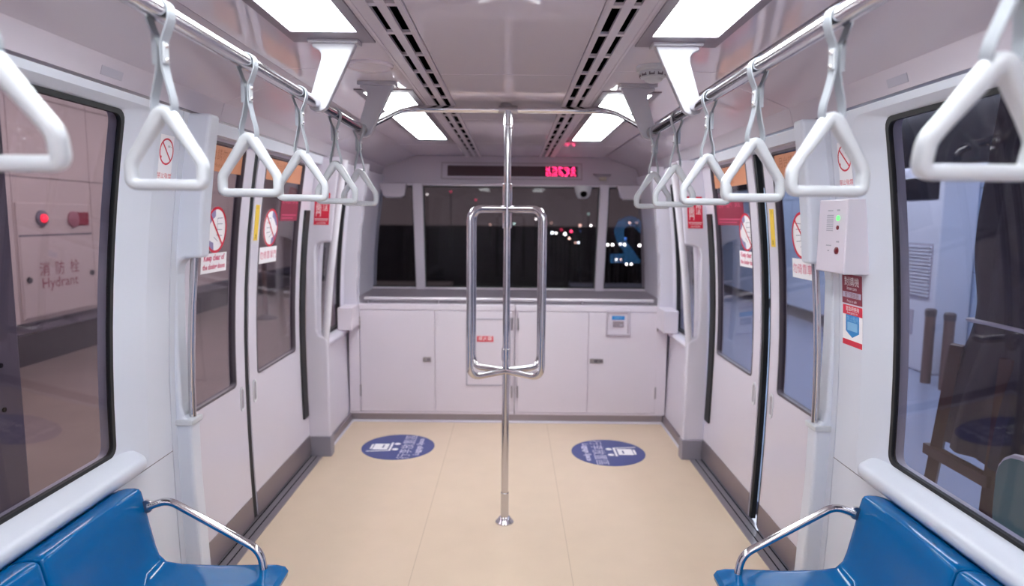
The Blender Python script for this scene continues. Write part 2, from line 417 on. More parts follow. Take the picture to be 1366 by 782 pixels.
# front wall: bulkhead above the windscreen, side returns, sill under it
mb = MB()
mb.prism([(END - 0.005, CZ + 0.01), (END - 0.09, 1.845), (END - 0.075, 1.833), (END + 0.08, 1.833), (END + 0.08, 2.17), (END, 2.17)], 'x', -1.3, 1.3)
mb.box(-1.36, -1.265, 5.78, 6.0, 0.0, 1.84); mb.box(1.29, 1.36, 5.78, 6.0, 0.0, 1.84)
mb.box(-1.3, 1.3, 5.86, 6.0, 0.0, 0.915)
struct(mb.build('wall_front', M['cove'], smooth=0, bevel=0.006))
mb = MB(); mb.prism([(4.905, 0.904), (5.78, 0.912), (5.80, 0.925), (5.855, 0.93), (5.855, 0.89), (4.905, 0.89)], 'x', -1.25, 1.25)   # top of the console
struct(mb.build('trim_7', mat('shadowed_console_top', '#8f858f', 0.4), smooth=0, bevel=0.004))  # grey darkened to carry the shadow below the rail
mb = MB()
for sd in (-1, 1):      # slim corner posts standing on the console
    zs = [0.9, 1.1, 1.3, 1.5, 1.7, 1.93]
    for z0, z1 in zip(zs[:-1], zs[1:]):
        a0, a1 = 1.205 + prof(z0) + 0.02, 1.205 + prof(z1) + 0.02
        q = [(a0, 4.80, z0), (a0 - 0.10, 4.80, z0), (a0 - 0.105, 4.86, z0), (a0, 4.90, z0)]
        q2 = [(a1, 4.80, z1), (a1 - 0.09, 4.80, z1), (a1 - 0.095, 4.86, z1), (a1, 4.90, z1)]
        mb.strip([[(sd * x, y, z) for x, y, z in q], [(sd * x, y, z) for x, y, z in q2]], True, True)
struct(mb.build('trim_6', M['wall'], smooth=25))

# windscreen
mb = MB()
def mull(xa, xb, xc, xd):
    mb.prism([(xa, 1.85), (xb, 1.85), (xd, 0.91), (xc, 0.91)], 'y', 5.765, 5.85)
mull(-0.855, -0.765, -0.825, -0.745); mull(0.79, 0.868, 0.762, 0.84)
mull(-1.30, -1.245, -1.30, -1.245); mull(1.27, 1.33, 1.27, 1.33)
mb.box(-1.28, 1.30, 5.785, 5.85, 0.905, 0.93); mb.box(-1.28, 1.30, 5.785, 5.85, 1.825, 1.85)
root = struct(mb.build('window_5', M['cove'], smooth=0, bevel=0.008))  # cove colour, darker than the wall's, stands for the mullions' backlit darkness
for xs in ((-1.25, -0.845, -0.815), (-0.77, 0.795, 0.77), (0.85, 1.275, 1.275)):
    pass
for poly in ([(-1.25, 0.925), (-0.80, 0.925), (-0.83, 1.83), (-1.25, 1.83)], [(-0.77, 0.925), (0.785, 0.925), (0.82, 1.83), (-0.79, 1.83)], [(0.82, 0.925), (1.275, 0.925), (1.275, 1.83), (0.845, 1.83)]):
    p = MB(); p.prism(poly, 'y', 5.815, 5.822); p.build('pane', M['glass_far'], root, smooth=0)
g = MB()
for x0, x1, x2, x3 in ((-1.245, -0.765 - 0.09, -1.245, -0.825), (-0.765, 0.79, -0.745, 0.762), (0.868, 1.27, 0.84, 1.27)):
    t = 0.012
    g.strip([[(x0, 5.805, 1.825), (x1, 5.805, 1.825), (x3, 5.805, 0.93), (x2, 5.805, 0.93)], [(x0 + t, 5.805, 1.825 - t), (x1 - t, 5.805, 1.825 - t), (x3 - t, 5.805, 0.93 + t), (x2 + t, 5.805, 0.93 + t)]])
g.build('gasket', M['rubber'], root, smooth=0)
pr = Print(on_plane((1.035, 5.812, 1.37), (-1, 0, 0), (0, 0, 1), (0, -1, 0)))
pr.text('2', 0, 0, 0.56, 'blue', 1, bold=0.016)
M['blue2'] = bpy.data.materials.new('blue_window_film'); M['blue2'].use_nodes = True
_n = M['blue2'].node_tree; _b = _n.nodes['Principled BSDF']; _b.inputs['Base Color'].default_value = (*lin('#2b7fc0'), 1); _b.inputs['Roughness'].default_value = 0.4
_b.inputs['Alpha'].default_value = 0.42
pr.mats = ['blue2']
tag(pr.build('numeral_decal'), 'blue reversed numeral two stuck on the narrow right windscreen pane', 'decal')

# ================================================================ DOORS
def door(n, sd, y0, y1, gy0, gy1, seal_at, hy):
    mb = MB(); wall_ring(mb, sd, (y0, y1, 0.02, 1.90), (gy0, gy1, 0.735, 1.855), DR, 0.035, ri=0.025, m=8)
    root = struct(mb.build('door_%d' % n, M['door']))
    g = MB(); wall_ring(g, sd, (gy0, gy1, 0.735, 1.855), (gy0 + 0.009, gy1 - 0.009, 0.745, 1.846), DR - 0.002, 0.03, ro=0.025, ri=0.02, m=2)
    g.build('window_frame', M['frame'], root)
    p = MB(); wall_slab(p, sd, gy0, gy1, 0.735, 1.855, DR + 0.012, 0.006, 16); p.build('pane', M['glass'], root)
    k = MB(); wall_slab(k, sd, y0 + 0.003, y1 - 0.003, 0.022, 0.142, DR - 0.003, 0.004, 3); k.build('kick_plate', M['kick'], root)
    r = MB(); a, b = (y1, y1 + 0.028) if seal_at > 0 else (y0 - 0.028, y0)
    wall_slab(r, sd, a, b, 0.02, 1.90, DR + 0.006, 0.024, 16); r.build('rubber_seal', M['rubber'], root)
    h = MB(); wall_ring(h, sd, (hy - 0.022, hy + 0.022, 0.60, 0.72), (hy - 0.014, hy + 0.014, 0.612, 0.708), DR - 0.003, 0.006, ro=0.021, ri=0.0135, m=1)
    h.cur = 1; wall_slab(h, sd, hy - 0.014, hy + 0.014, 0.615, 0.705, DR - 0.001, 0.003, 2)
    h.build('recessed_pull', [M['handle'], M['pull']], root)
    return root
door(1, -1, 2.50, 3.145, 2.60, 3.045, 1, 3.10)
door(2, -1, 3.20, 4.085, 3.30, 3.90, -1, 3.255)
door(3, 1, 2.46, 3.115, 2.55, 3.015, 1, 3.07)
door(4, 1, 3.245, 4.085, 3.34, 3.93, -1, 3.295)

M['white_pole'] = mat('white_gloss_pole', '#d8d3dd', 0.12)
# ================================================================ DRAFT SCREENS beside the doors
def screen(sd, y0, y1, near, label):
    root = thing('draft_screen', label, 'screen', (sd * 1.2, (y0 + y1) / 2, 0), 'draft screens beside the doors')
    inn = [(1.16, 0.0), (1.172, 0.30), (1.185, 0.55), (1.186, 0.755), (1.195, 0.772), (1.214, 0.79), (1.222, 0.83), (1.222, 1.1), (1.216, 1.33), (1.205, 1.375), (1.18, 1.39), (1.122, 1.393), (1.108, 1.55), (1.088, 1.72), (1.060, 1.915)]
    if not near:
        inn = [(1.138, 0.0), (1.142, 0.30), (1.145, 0.60), (1.147, 0.755), (1.152, 0.775), (1.172, 0.788), (1.200, 0.798), (1.212, 0.83), (1.212, 1.1), (1.208, 1.33), (1.196, 1.372), (1.165, 1.386), (1.104, 1.392), (1.088, 1.55), (1.068, 1.72), (1.040, 1.915)]
    mb = MB(); mb.prism([(sd * x, z) for x, z in inn] + [(sd * 1.20, 1.915), (sd * 1.262, 1.5), (sd * 1.285, 0.8), (sd * 1.28, 0.0)], 'y', y0, y1)
    place(root, mb.build('screen_panel', M['wall_cool' if near else 'wall'], smooth=0, bevel=0.012, seg=3))
    xs = [(1.200, 0.74), (1.198, 0.90), (1.192, 1.05), (1.182, 1.2), (1.162, 1.40)] if near else [(1.175, 0.74), (1.165, 0.90), (1.155, 1.05), (1.142, 1.2), (1.122, 1.40)]
    if not near: xs = [(1.170, 0.72), (1.162, 0.80), (1.150, 0.90), (1.138, 1.05), (1.122, 1.2), (1.096, 1.40), (1.068, 1.6), (1.040, 1.78), (1.02, 1.90)]
    p = MB(); p.tube([(sd * x, (y0 + y1) / 2 + (0.006 if near else -0.004), z) for x, z in xs], 0.0135 if near else 0.023); place(root, p.build('grab_pole', M['chrome'] if near else M['white_pole']))
    if near:
        c = MB(); c.box(min(sd * 1.178, sd * 1.25), max(sd * 1.178, sd * 1.25), y0 - 0.008, y1 + 0.008, 0.755, 0.778); place(root, c.build('pole_socket', M['handle'], smooth=0, bevel=0.005))
    else:
        k = MB(); k.box(min(sd * 1.135, sd * 1.285), max(sd * 1.135, sd * 1.285), y0 - 0.008, y1 + 0.012, 0.0, 0.135); place(root, k.build('kick_plate', M['screenkick'], smooth=0, bevel=0.005))
        r = MB(); wall_slab(r, sd, 3.975, 4.06, 0.28, 1.585, DR - 0.012, 0.012, 14); place(root, r.build('rubber_seal', M['rubber']))
    return root
screen(-1, 2.40, 2.475, True, 'white cut-out draft screen between the left side window and the left doors')
screen(1, 2.40, 2.475, True, 'white cut-out draft screen with the grey intercom box mounted against it')
screen(-1, 4.09, 4.15, False, 'white draft screen with hand slot at the far end of the left doors')
screen(1, 4.09, 4.15, False, 'white draft screen with hand slot at the far end of the right doors')

# ================================================================ FRONT CABINETS
def cabinet(sd, x0, x1, doors, label):
    root = thing('cabinet', label, 'cabinet', ((x0 + x1) / 2, 4.86, 0), 'cabinets under the windscreen')
    mb = MB(); mb.box(x0, x1, 4.852, 5.3, 0.06, 0.88); mb.box(x0, x1, 4.835, 4.90, 0.858, 0.902)
    mb.box(x0, x1, 4.835, 4.855, 0.06, 0.075)
    xa, xb = (x0, x0 + 0.08) if sd < 0 else (x1 - 0.08, x1)
    mb.box(xa, xb, 4.835, 4.86, 0.075, 0.858)                       # outer stile
    q = (min(sd * 1.115, sd * 1.217), max(sd * 1.115, sd * 1.217)); mb.box(q[0], q[1], 4.60, 4.84, 0.74, 0.902)   # raised shoulder along the side wall
    place(root, mb.build('cabinet_body', M['cabinet'], smooth=0, bevel=0.004))
    for a, b, latch, hinge in doors:
        d = MB(); d.box(a + 0.002, b - 0.002, 4.836, 4.852, 0.079, 0.854)
        do = place(root, d.build('cabinet_door', M['cabinet'], smooth=0, bevel=0.003))
        if latch is not None:
            l = MB(); l.box(latch - 0.03, latch + 0.03, 4.830, 4.837, 0.465, 0.50); l.cur = 1; l.box(latch - 0.012 + 0.012, latch + 0.026, 4.828, 4.831, 0.472, 0.493)
            lo = l.build('latch', [M['steel'], M['joint']], smooth=0, bevel=0.002); lo.parent = do; lo.matrix_parent_inverse = do.matrix_world.inverted() if False else Matrix.Translation(-Vector(root.location)) @ Matrix.Translation(Vector((0, 0, 0)))
            lo.matrix_parent_inverse = Matrix.Identity(4)
        if hinge is not None:
            for z in (0.24, 0.76):
                h = MB(); h.tube([(hinge, 4.832, z - 0.045), (hinge, 4.832, z + 0.045)], 0.006, 8)
                ho = h.build('hinge', M['steel']); ho.parent = do
    return root
cabinet(-1, -1.198, 0.05, ((-1.115, -0.55, -0.61, -1.115), (-0.55, 0.035, None, 0.03)), 'left white two-door cabinet with red label under the windscreen')
cabinet(1, 0.054, 1.198, ((0.07, 0.605, 0.67 - 0.02 + 0.0, 0.075), (0.605, 1.125, 0.69, 1.122)), 'right white two-door cabinet with card reader under the windscreen')
b = MB(); b.box(-1.19, 1.2, 4.84, 4.86, 0.0, 0.062); b.cur = 1; b.box(-1.19, 1.2, 4.815, 4.84, 0.0, 0.012)
struct(b.build('baseboard_front', [M['kick'], M['wall']], smooth=0, bevel=0.002))
# shallow flush hatch for the extinguisher
mb = MB()
def frame_xz(mb, x0, x1, z0, z1, t, y0, y1):
    mb.strip([[(x0, y1, z0), (x1, y1, z0), (x1, y1, z1), (x0, y1, z1)], [(x0, y0, z0), (x1, y0, z0), (x1, y0, z1), (x0, y0, z1)], [(x0 + t, y0, z0 + t), (x1 - t, y0, z0 + t), (x1 - t, y0, z1 - t), (x0 + t, y0, z1 - t)], [(x0 + t, y1, z0 + t), (x1 - t, y1, z0 + t), (x1 - t, y1, z1 - t), (x0 + t, y1, z1 - t)]])
root = thing('extinguisher_hatch', 'flush white hatch with grey rim in the left cabinet front', 'hatch', (-0.15, 4.83, 0.29))
frame_xz(mb, -0.315, 0.02, 0.285, 0.80, 0.01, 4.829, 4.837); place(root, mb.build('rim', M['greyink'], smooth=0))
p = MB(); p.box(-0.306, 0.011, 4.832, 4.837, 0.294, 0.791); place(root, p.build('hatch_door', M['cabinet'], smooth=0))
k = MB(); k.box(-0.262, -0.238, 4.824, 4.833, 0.50, 0.54); place(root, k.build('catch', M['steel'], smooth=0, bevel=0.003))
pr = Print(on_plane((-0.172, 4.8315, 0.645), (1, 0, 0), (0, 0, 1), (0, -1, 0)))
pr.rect(-0.062, 0.062, -0.022, 0.022, 'red').text('滅火器', 0, 0.004, 0.036, 'white', bold=0.001)
tag(pr.build('extinguisher_label'), 'small red label with white characters on the cabinet hatch', 'label')
# card reader panel on the right cabinet
root = thing('card_reader', 'square grey framed card reader panel with a blue strip on right cabinet', 'card reader', (0.822, 4.83, 0.76))
mb = MB(); frame_xz(mb, 0.735, 0.912, 0.68, 0.87, 0.017, 4.818, 4.836); place(root, mb.build('frame', mat('grey_reader_frame', '#b9afbb', 0.4), smooth=0, bevel=0.003))
mb = MB(); mb.box(0.752, 0.895, 4.829, 4.836, 0.697, 0.853); place(root, mb.build('plate', M['cabinet'], smooth=0))
mb = MB(); mb.box(0.785, 0.866, 4.822, 4.83, 0.745, 0.79); mb.cur = 1; mb.box(0.835, 0.858, 4.8205, 4.8225, 0.752, 0.768)
place(root, mb.build('reader_slot', [mat('reader_slot_grey', '#8c7f88', 0.4), M['greyink']], smooth=0, bevel=0.002))
pr = Print(on_plane((0.825, 4.829, 0.815), (1, 0, 0), (0, 0, 1), (0, -1, 0)))
pr.rect(-0.048, 0.048, -0.015, 0.015, 'blue').text('請刷卡', 0, 0.001, 0.02, 'sky'); place(root, pr.build('blue_strip'))
# rail in front of the windscreen
root = thing('window_rail', 'long horizontal steel rail along the top of the front cabinets', 'rail', (0, 4.92, 0.90))
mb = MB(); mb.tube([(-1.09, 4.90, 0.937), (1.10, 4.90, 0.937)], 0.0125); place(root, mb.build('tube', mat('satin_steel_rail', '#d6d0d6', 0.5, 0.7)))
for x in (-1.06, -0.53, 0.03, 0.56, 1.07):
    mb = MB(); mb.tube([(x, 4.905, 0.895), (x, 4.902, 0.93)], 0.008, 10); place(root, mb.build('post', M['steel']))

# ================================================================ FLOOR DECALS
def floor_decal(cx, cy, sd, label):
    pr = Print(on_plane((cx, cy, 0.0), (0, -sd, 0), (sd, 0, 0), (0, 0, 1)))
    pr.disc(0, 0, 0.245, 'navy', n=64)
    # trolley with a case (drawn upright, read from the aisle side)
    pr.rect(-0.062, 0.05, 0.065, 0.165, 'white', 2); pr.rect(-0.05, 0.04, 0.170, 0.185, 'white', 2)
    pr.rect(-0.030, 0.030, 0.095, 0.105, 'navy', 3)
    pr.rect(-0.085, 0.075, 0.040, 0.055, 'white', 2)
    pr.line(-0.078, 0.045, -0.095, 0.20, 0.012, 'white', 2)
    pr.disc(-0.055, 0.012, 0.021, 'white', 2); pr.disc(0.05, 0.012, 0.021, 'white', 2)
    pr.text('行李放置區', 0, -0.062, 0.092, 'pale', 2, bold=0.0022)
    pr.text('Luggage Space', 0, -0.145, 0.056, 'pale', 2, bold=0.0016)
    return tag(pr.build('floor_decal'), label, 'floor decal', 'luggage decals on the floor')
floor_decal(-0.735, 4.28, -1, 'round blue luggage trolley decal on the floor before the left cabinet')
floor_decal(0.68, 4.21, 1, 'round blue luggage trolley decal on the floor before the right cabinet')

# ================================================================ CENTRE POLE AND RAILS
root = thing('grab_pole', 'tall steel centre pole with a four-armed oblong grab cage', 'pole', (0, 3.19, 0))
PX, PY = 0.0, 3.19
mb = MB(); mb.lathe([(0.047, 0.0), (0.047, 0.006), (0.036, 0.018), (0.027, 0.03), (0.019, 0.034)], (PX, PY, 0), n=32); place(root, mb.build('floor_flange', M['chrome']))
mb = MB(); mb.tube([(PX, PY, 0.02), (PX, PY, 2.05)], 0.0175, 20); place(root, mb.build('pole', M['chrome']))
for z0, z1, r in ((1.50, 1.715, 0.0235), (0.845, 0.905, 0.0225), (0.02, 0.16, 0.0205), (1.99, 2.06, 0.0225)):
    mb = MB(); mb.tube([(PX, PY, z0), (PX, PY, z1)], r, 20); place(root, mb.build('sleeve', M['chrome'], bevel=0.002))
for sx in (-1, 1):
    for sy in (-1, 1):
        ax, ay = sx * 0.172, sy * 0.125
        pts = [(PX, PY, 0.792), (PX + ax, PY + ay, 0.786), (PX + ax, PY + ay, 1.592), (PX, PY, 1.592)]
        mb = MB(); mb.tube(smooth_path(pts, 0.062, 8), 0.0165, 16); place(root, mb.build('cage_arm', M['chrome'], smooth=60))
mb = MB(); mb.tube([(PX + 0.02, PY - 0.012, 1.975), (PX + 0.02, PY - 0.03, 1.975)], 0.006, 8)
place(root, mb.build('bolt', M['steel']))

RZ, RX, REND = 1.902, 0.592, 2.72
def rail(sd, label):
    root = thing('overhead_rail', label, 'handrail', (sd * RX, 1.0, RZ), 'overhead strap rails')
    mb = MB(); mb.tube([(sd * RX, -1.2, RZ), (sd * RX, 0.5, RZ), (sd * RX, REND, RZ)], 0.0175, 20); place(root, mb.build('tube', M['chrome']))
    mb = MB(); mb.tube([(sd * RX, REND - 0.07, RZ), (sd * RX, REND + 0.045, RZ)], 0.0205, 20); place(root, mb.build('end_sleeve', M['steel'], bevel=0.003))
    return root
rail(-1, 'steel overhead rail carrying the left row of white hanging straps')
rail(1, 'steel overhead rail carrying the right row of white hanging straps')
root = thing('crossbar', 'bent steel crossbar joining both overhead rails above the centre pole', 'handrail', (0, 3.19, 2.06))
mb = MB(); mb.tube(smooth_path([(-RX, REND, RZ + 0.004), (-0.49, 3.10, 2.052), (-0.30, 3.19, 2.062), (0.30, 3.19, 2.062), (0.49, 3.10, 2.052), (RX, REND, RZ + 0.004)], 0.12, 8), 0.0165, 18)
place(root, mb.build('tube', M['chrome'], smooth=60))
mb = MB(); mb.tube([(-0.045, 3.19, 2.062), (0.045, 3.19, 2.062)], 0.0195, 18); place(root, mb.build('tee_sleeve', M['steel'], bevel=0.002))
mb = MB(); mb.lathe([(0.026, 2.075), (0.026, 2.09), (0.022, CZ + 0.001)], (-0.012, 3.21, 0), n=20); place(root, mb.build('ceiling_mount', M['steel']))

def bracket(sd, y, label):
    root = thing('rail_bracket', label, 'bracket', (sd * 0.55, y, CZ), 'white rail brackets')
    out = [(0.598, 2.083), (0.462, 2.083), (0.470, 2.065), (0.553, 1.897), (0.560, 1.885), (0.575, 1.876), (0.592, 1.874), (0.608, 1.881), (0.615, 1.895), (0.611, 1.912), (0.572, 2.035), (0.572, 2.05), (0.578, 2.06), (0.590, 2.067), (0.600, 2.07)]
    mb = MB(); mb.prism([(sd * x, z) for x, z in out], 'y', y - 0.014, y + 0.014); place(root, mb.build('arm', M['bracket'], smooth=0, bevel=0.004))
    mb = MB(); mb.box(min(sd * 0.452, sd * 0.608), max(sd * 0.452, sd * 0.608), y - 0.03, y + 0.03, 2.080, CZ + 0.0005); place(root, mb.build('ceiling_plate', M['bracket'], smooth=0, bevel=0.004))
    return root
bracket(-1, 2.10, 'white bracket holding the left rail below the end of the nearer left light')
bracket(1, 2.10, 'white bracket holding the right rail below the end of the nearer right light')
bracket(-1, 2.74, 'shaded bracket at the far end of the left rail overlapping the farther light')
bracket(1, 2.74, 'shaded bracket at the far end of the right rail overlapping the farther light')

# ---- hanging straps
def make_strap():
    root = thing('hanging_strap', '-', 'hanging strap', (0, 0, RZ), 'white hanging straps')
    w_, t = 0.024, 0.0026
    # ribbon loop in the x-z plane, its width along y
    L = []
    for k in range(13):
        a = PI - PI * k / 12; L.append((0.0202 * math.cos(a), 0.0202 * math.sin(a)))
    L += [(0.0195, -0.012), (0.0135, -0.030), (0.0065, -0.046), (0.0042, -0.056), (0.0040, -0.086), (0.0055, -0.098), (0.0105, -0.122), (0.0165, -0.145), (0.0185, -0.160), (0.0175, -0.170)]
    for k in range(1, 8):
        a = -PI * k / 8; L.append((0.0175 * math.cos(a), -0.170 + 0.010 * math.sin(a)))
    L += [(-0.0175, -0.170), (-0.0185, -0.160), (-0.0165, -0.145), (-0.0105, -0.122), (-0.0055, -0.098), (-0.0040, -0.086), (-0.0042, -0.056), (-0.0065, -0.046), (-0.0135, -0.030), (-0.0195, -0.012)]
    n = len(L); rings = []
    for i, (x, z) in enumerate(L):
        a, b = L[i - 1], L[(i + 1) % n]; d = Vector((b[0] - a[0], b[1] - a[1])).normalized(); q = Vector((-d.y, d.x)) * t / 2
        rings.append([(x + q.x, -w_ / 2, z + q.y), (x + q.x, w_ / 2, z + q.y), (x - q.x, w_ / 2, z - q.y), (x - q.x, -w_ / 2, z - q.y)])
    mb = MB(); mb.strip(rings + [rings[0]]); mb.build('strap', M['strap'], root, smooth=40)
    # loose ends caught under the clamp
    mb = MB(); mb.box(-0.0115, -0.0056, -w_ / 2, w_ / 2, -0.092, -0.040); mb.build('strap_tail', M['strap'], root, smooth=0)
    mb = MB(); mb.box(0.0054, 0.0085, -0.0085, 0.0085, -0.088, -0.052)
    cl = mb.build('clamp', M['handle'], root, smooth=0, bevel=0.0012)
    for z in (-0.058, -0.082):
        mb = MB(); mb.lathe([(0.0042, 0.0084), (0.0042, 0.0095), (0.003, 0.0112), (0.0008, 0.0118)], (0, 0, z), 'x', 12); mb.build('rivet', M['chrome'], cl)
    # handle: closed ring, straight grip bar, short uprights, sloping shoulders to a rounded apex
    z0 = -0.3075
    C = [(-0.0715, 0.0), (-0.0715, 0.041), (0.0, 0.146), (0.0715, 0.041), (0.0715, 0.0)]
    path = []
    pts = [Vector((x * 0.92, z0 + 0.0085 + z * 0.93)) for x, z in C]
    N = len(pts); rad = [0.013, 0.010, 0.020, 0.010, 0.013]
    for i in range(N):
        a, b, c = pts[i - 1], pts[i], pts[(i + 1) % N]
        d1 = (a - b).normalized(); d2 = (c - b).normalized()
        for j in range(7):
            u = j / 6; path.append((b + d1 * rad[i]) * (1 - u) ** 2 + b * 2 * u * (1 - u) + (b + d2 * rad[i]) * u ** 2)
        e = (c - b); m0 = b + d2 * rad[i]; m1 = c - d2 * rad[(i + 1) % N]
        for u in (0.25, 0.5, 0.75): path.append(m0.lerp(m1, u))
    rings = []; n = len(path)
    for i, p in enumerate(path):
        d = (path[(i + 1) % n] - path[i - 1]).normalized(); q = Vector((d.y, -d.x))
        hgt = (p.y - z0) / 0.139
        hx = 0.0101 + 0.0026 * max(0, min(1, (hgt - 0.55) / 0.35)); hy = 0.0125 + 0.0030 * max(0, min(1, (hgt - 0.5) / 0.4))
        ring = []
        for k in range(16):
            a = 2 * PI * k / 16; cx, sy = math.cos(a), math.sin(a)
            cx = math.copysign(abs(cx) ** 0.7, cx); sy = math.copysign(abs(sy) ** 0.7, sy)
            ring.append((p.x + q.x * hx * cx, hy * sy, p.y + q.y * hx * cx))
        rings.append(ring)
    mb = MB(); mb.strip(rings + [rings[0]]); h = mb.build('handle', M['handle'], root, smooth=60)
    return root
proto = make_strap()
YS = [0.745, 1.186, 1.561, 1.936, 2.311, 2.665]
WORDS = ['nearest', 'second', 'third', 'fourth', 'fifth', 'last']
LBL = {(-1, 0): 'blurred white strap handle cut off at the left photo edge',
       (-1, 1): 'white strap handle framing the no-smoking sticker on the left wall',
       (-1, 2): 'white strap handle in front of the nearer left door leaf',
       (-1, 3): 'white strap handle overlapping the far left door leaf and its orange notice',
       (-1, 4): 'white strap handle overlapping the red sign on the left far screen',
       (-1, 5): 'white strap handle at the far end of the left rail',
       (1, 0): 'large blurred white strap handle over the dark right side window',
       (1, 1): 'white strap handle just above the grey intercom box',
       (1, 2): 'white strap handle in front of the gap between the right doors',
       (1, 3): 'white strap handle overlapping the far right door leaf and its orange notice',
       (1, 4): 'white strap handle overlapping the red sign on the right far screen',
       (1, 5): 'white strap handle at the far end of the right rail'}
first = True
for sd in (-1, 1):
    for i, y in enumerate(YS):
        o = proto if first else copy_tree(proto); first = False
        o.location = (sd * RX, y, RZ); o['label'] = LBL[(sd, i)]
        o.rotation_euler = (random.uniform(-0.02, 0.02), 0, (0 if sd < 0 else PI) + random.uniform(-0.06, 0.06))
        if i == 0: o.rotation_euler = (-0.23 * sd, 0, (0 if sd < 0 else PI))

# ================================================================ CEILING FITTINGS
def ceiling_light(sd, y0, y1, label):
    x0, x1 = sorted((sd * 0.437, sd * 0.632))
    root = thing('ceiling_light', label, 'ceiling light', ((x0 + x1) / 2, (y0 + y1) / 2, CZ), 'oblong ceiling lights')
    f = 0.03
    mb = MB()
    mb.strip([[(x0 - f, y0 - 0.05, CZ + .001), (x1 + f, y0 - 0.05, CZ + .001), (x1 + f, y1 + 0.12, CZ + .001), (x0 - f, y1 + 0.12, CZ + .001)],
              [(x0 - f, y0 - 0.05, CZ - .005), (x1 + f, y0 - 0.05, CZ - .005), (x1 + f, y1 + 0.12, CZ - .005), (x0 - f, y1 + 0.12, CZ - .005)],
              [(x0, y0, CZ - .006), (x1, y0, CZ - .006), (x1, y1, CZ - .006), (x0, y1, CZ - .006)],
              [(x0, y0, CZ + .001), (x1, y0, CZ + .001), (x1, y1, CZ + .001), (x0, y1, CZ + .001)]])
    place(root, mb.build('frame', M['light_frame'], smooth=0))
    mb = MB(); mb.box(x0, x1, y0, y1, CZ - 0.003, CZ + 0.001); place(root, mb.build('diffuser', M['diffuser'], smooth=0))
    return root
M['light_frame'] = mat('grey_light_frame', '#857b86', 0.35)
ceiling_light(-1, 0.25, 1.995, 'nearer left ceiling light cut by the top edge of the photo')
ceiling_light(1, 0.25, 2.015, 'nearer right ceiling light cut by the top edge of the photo')
ceiling_light(-1, 2.93, 4.64, 'farther left ceiling light beyond the crossbar')
ceiling_light(1, 2.93, 4.64, 'farther right ceiling light beyond the crossbar')
ceiling_light(-1, -2.15, -0.45, 'left ceiling light behind the camera')
ceiling_light(1, -2.15, -0.45, 'right ceiling light behind the camera')

M['grille'] = mat('satin_vent_grille', '#cfc5cf', 0.4)
def vent(sd, label):
    root = thing('ceiling_vent', label, 'vent', (sd * 0.33, 2, CZ), 'slotted ceiling air vents')
    X = lambda a, b: (min(sd * a, sd * b), max(sd * a, sd * b))
    y0, y1 = -2.3, END
    mb = MB()
    for a, b in ((VI + 0.002, 0.278), (0.304, 0.330), (0.350, VO - 0.002)):
        mb.box(*X(a, b), y0, y1, CZ - 0.004, CZ + 0.005)
    mb.box(*X(0.262, 0.268), y0, y1, CZ - 0.0065, CZ); mb.box(*X(0.386, 0.391), y0, y1, CZ - 0.0065, CZ)
    y = 1.75 - 0.262 * 15
    while y < y1 - 0.05:
        mb.box(*X(0.277, 0.305), y - 0.012, y + 0.012, CZ - 0.003, CZ + 0.005); mb.box(*X(0.329, 0.351), y - 0.012, y + 0.012, CZ - 0.003, CZ + 0.005)
        y += 0.262
    place(root, mb.build('grille', M['grille'], smooth=0))
    mb = MB(); mb.box(*X(0.262, 0.394), y0, y1, CZ + 0.045, CZ + 0.06); place(root, mb.build('duct', M['dark'], smooth=0))
    return root
vent(-1, 'long double-slotted air vent running along the ceiling left of centre')
vent(1, 'long double-slotted air vent running along the ceiling right of centre')

mb = MB(); mb.lathe([(0.086, CZ + 0.001), (0.086, CZ - 0.006), (0.080, CZ - 0.012), (0.074, CZ - 0.006), (0.0005, CZ - 0.005)], (-0.495, 2.43, 0), n=40)
tag(mb.build('ceiling_cover', M['ceiling']), 'flat round ceiling cover behind the nearer left bracket', 'ceiling cover')
root = thing('smoke_detector', 'round white smoke detector between the right ceiling lights', 'smoke detector', (0.528, 2.42, CZ))
mb = MB(); mb.lathe([(0.062, CZ + 0.001), (0.062, CZ - 0.012), (0.056, CZ - 0.018), (0.04, CZ - 0.02)], (0.528, 2.42, 0), n=36); place(root, mb.build('base', M['handle']))
mb = MB(); mb.lathe([(0.05, CZ - 0.018), (0.05, CZ - 0.030), (0.044, CZ - 0.040), (0.034, CZ - 0.043), (0.03, CZ - 0.05), (0.018, CZ - 0.056), (0.001, CZ - 0.057)], (0.528, 2.42, 0), n=36); place(root, mb.build('sensor_head', M['handle']))
mb = MB()
for k in range(10):
    a = 2 * PI * k / 10; c, s = math.cos(a), math.sin(a)
    mb.prism([(0.528 + 0.0365 * math.cos(a + d) * 1.0 if False else 0.528 + rr * math.cos(a + d), 2.42 + rr * math.sin(a + d)) for rr, d in ((0.0462, -0.2), (0.0505, -0.2), (0.0505, 0.2), (0.0462, 0.2))], 'z', CZ - 0.036, CZ - 0.026)
place(root, mb.build('sensor_slot', M['joint'], smooth=0))

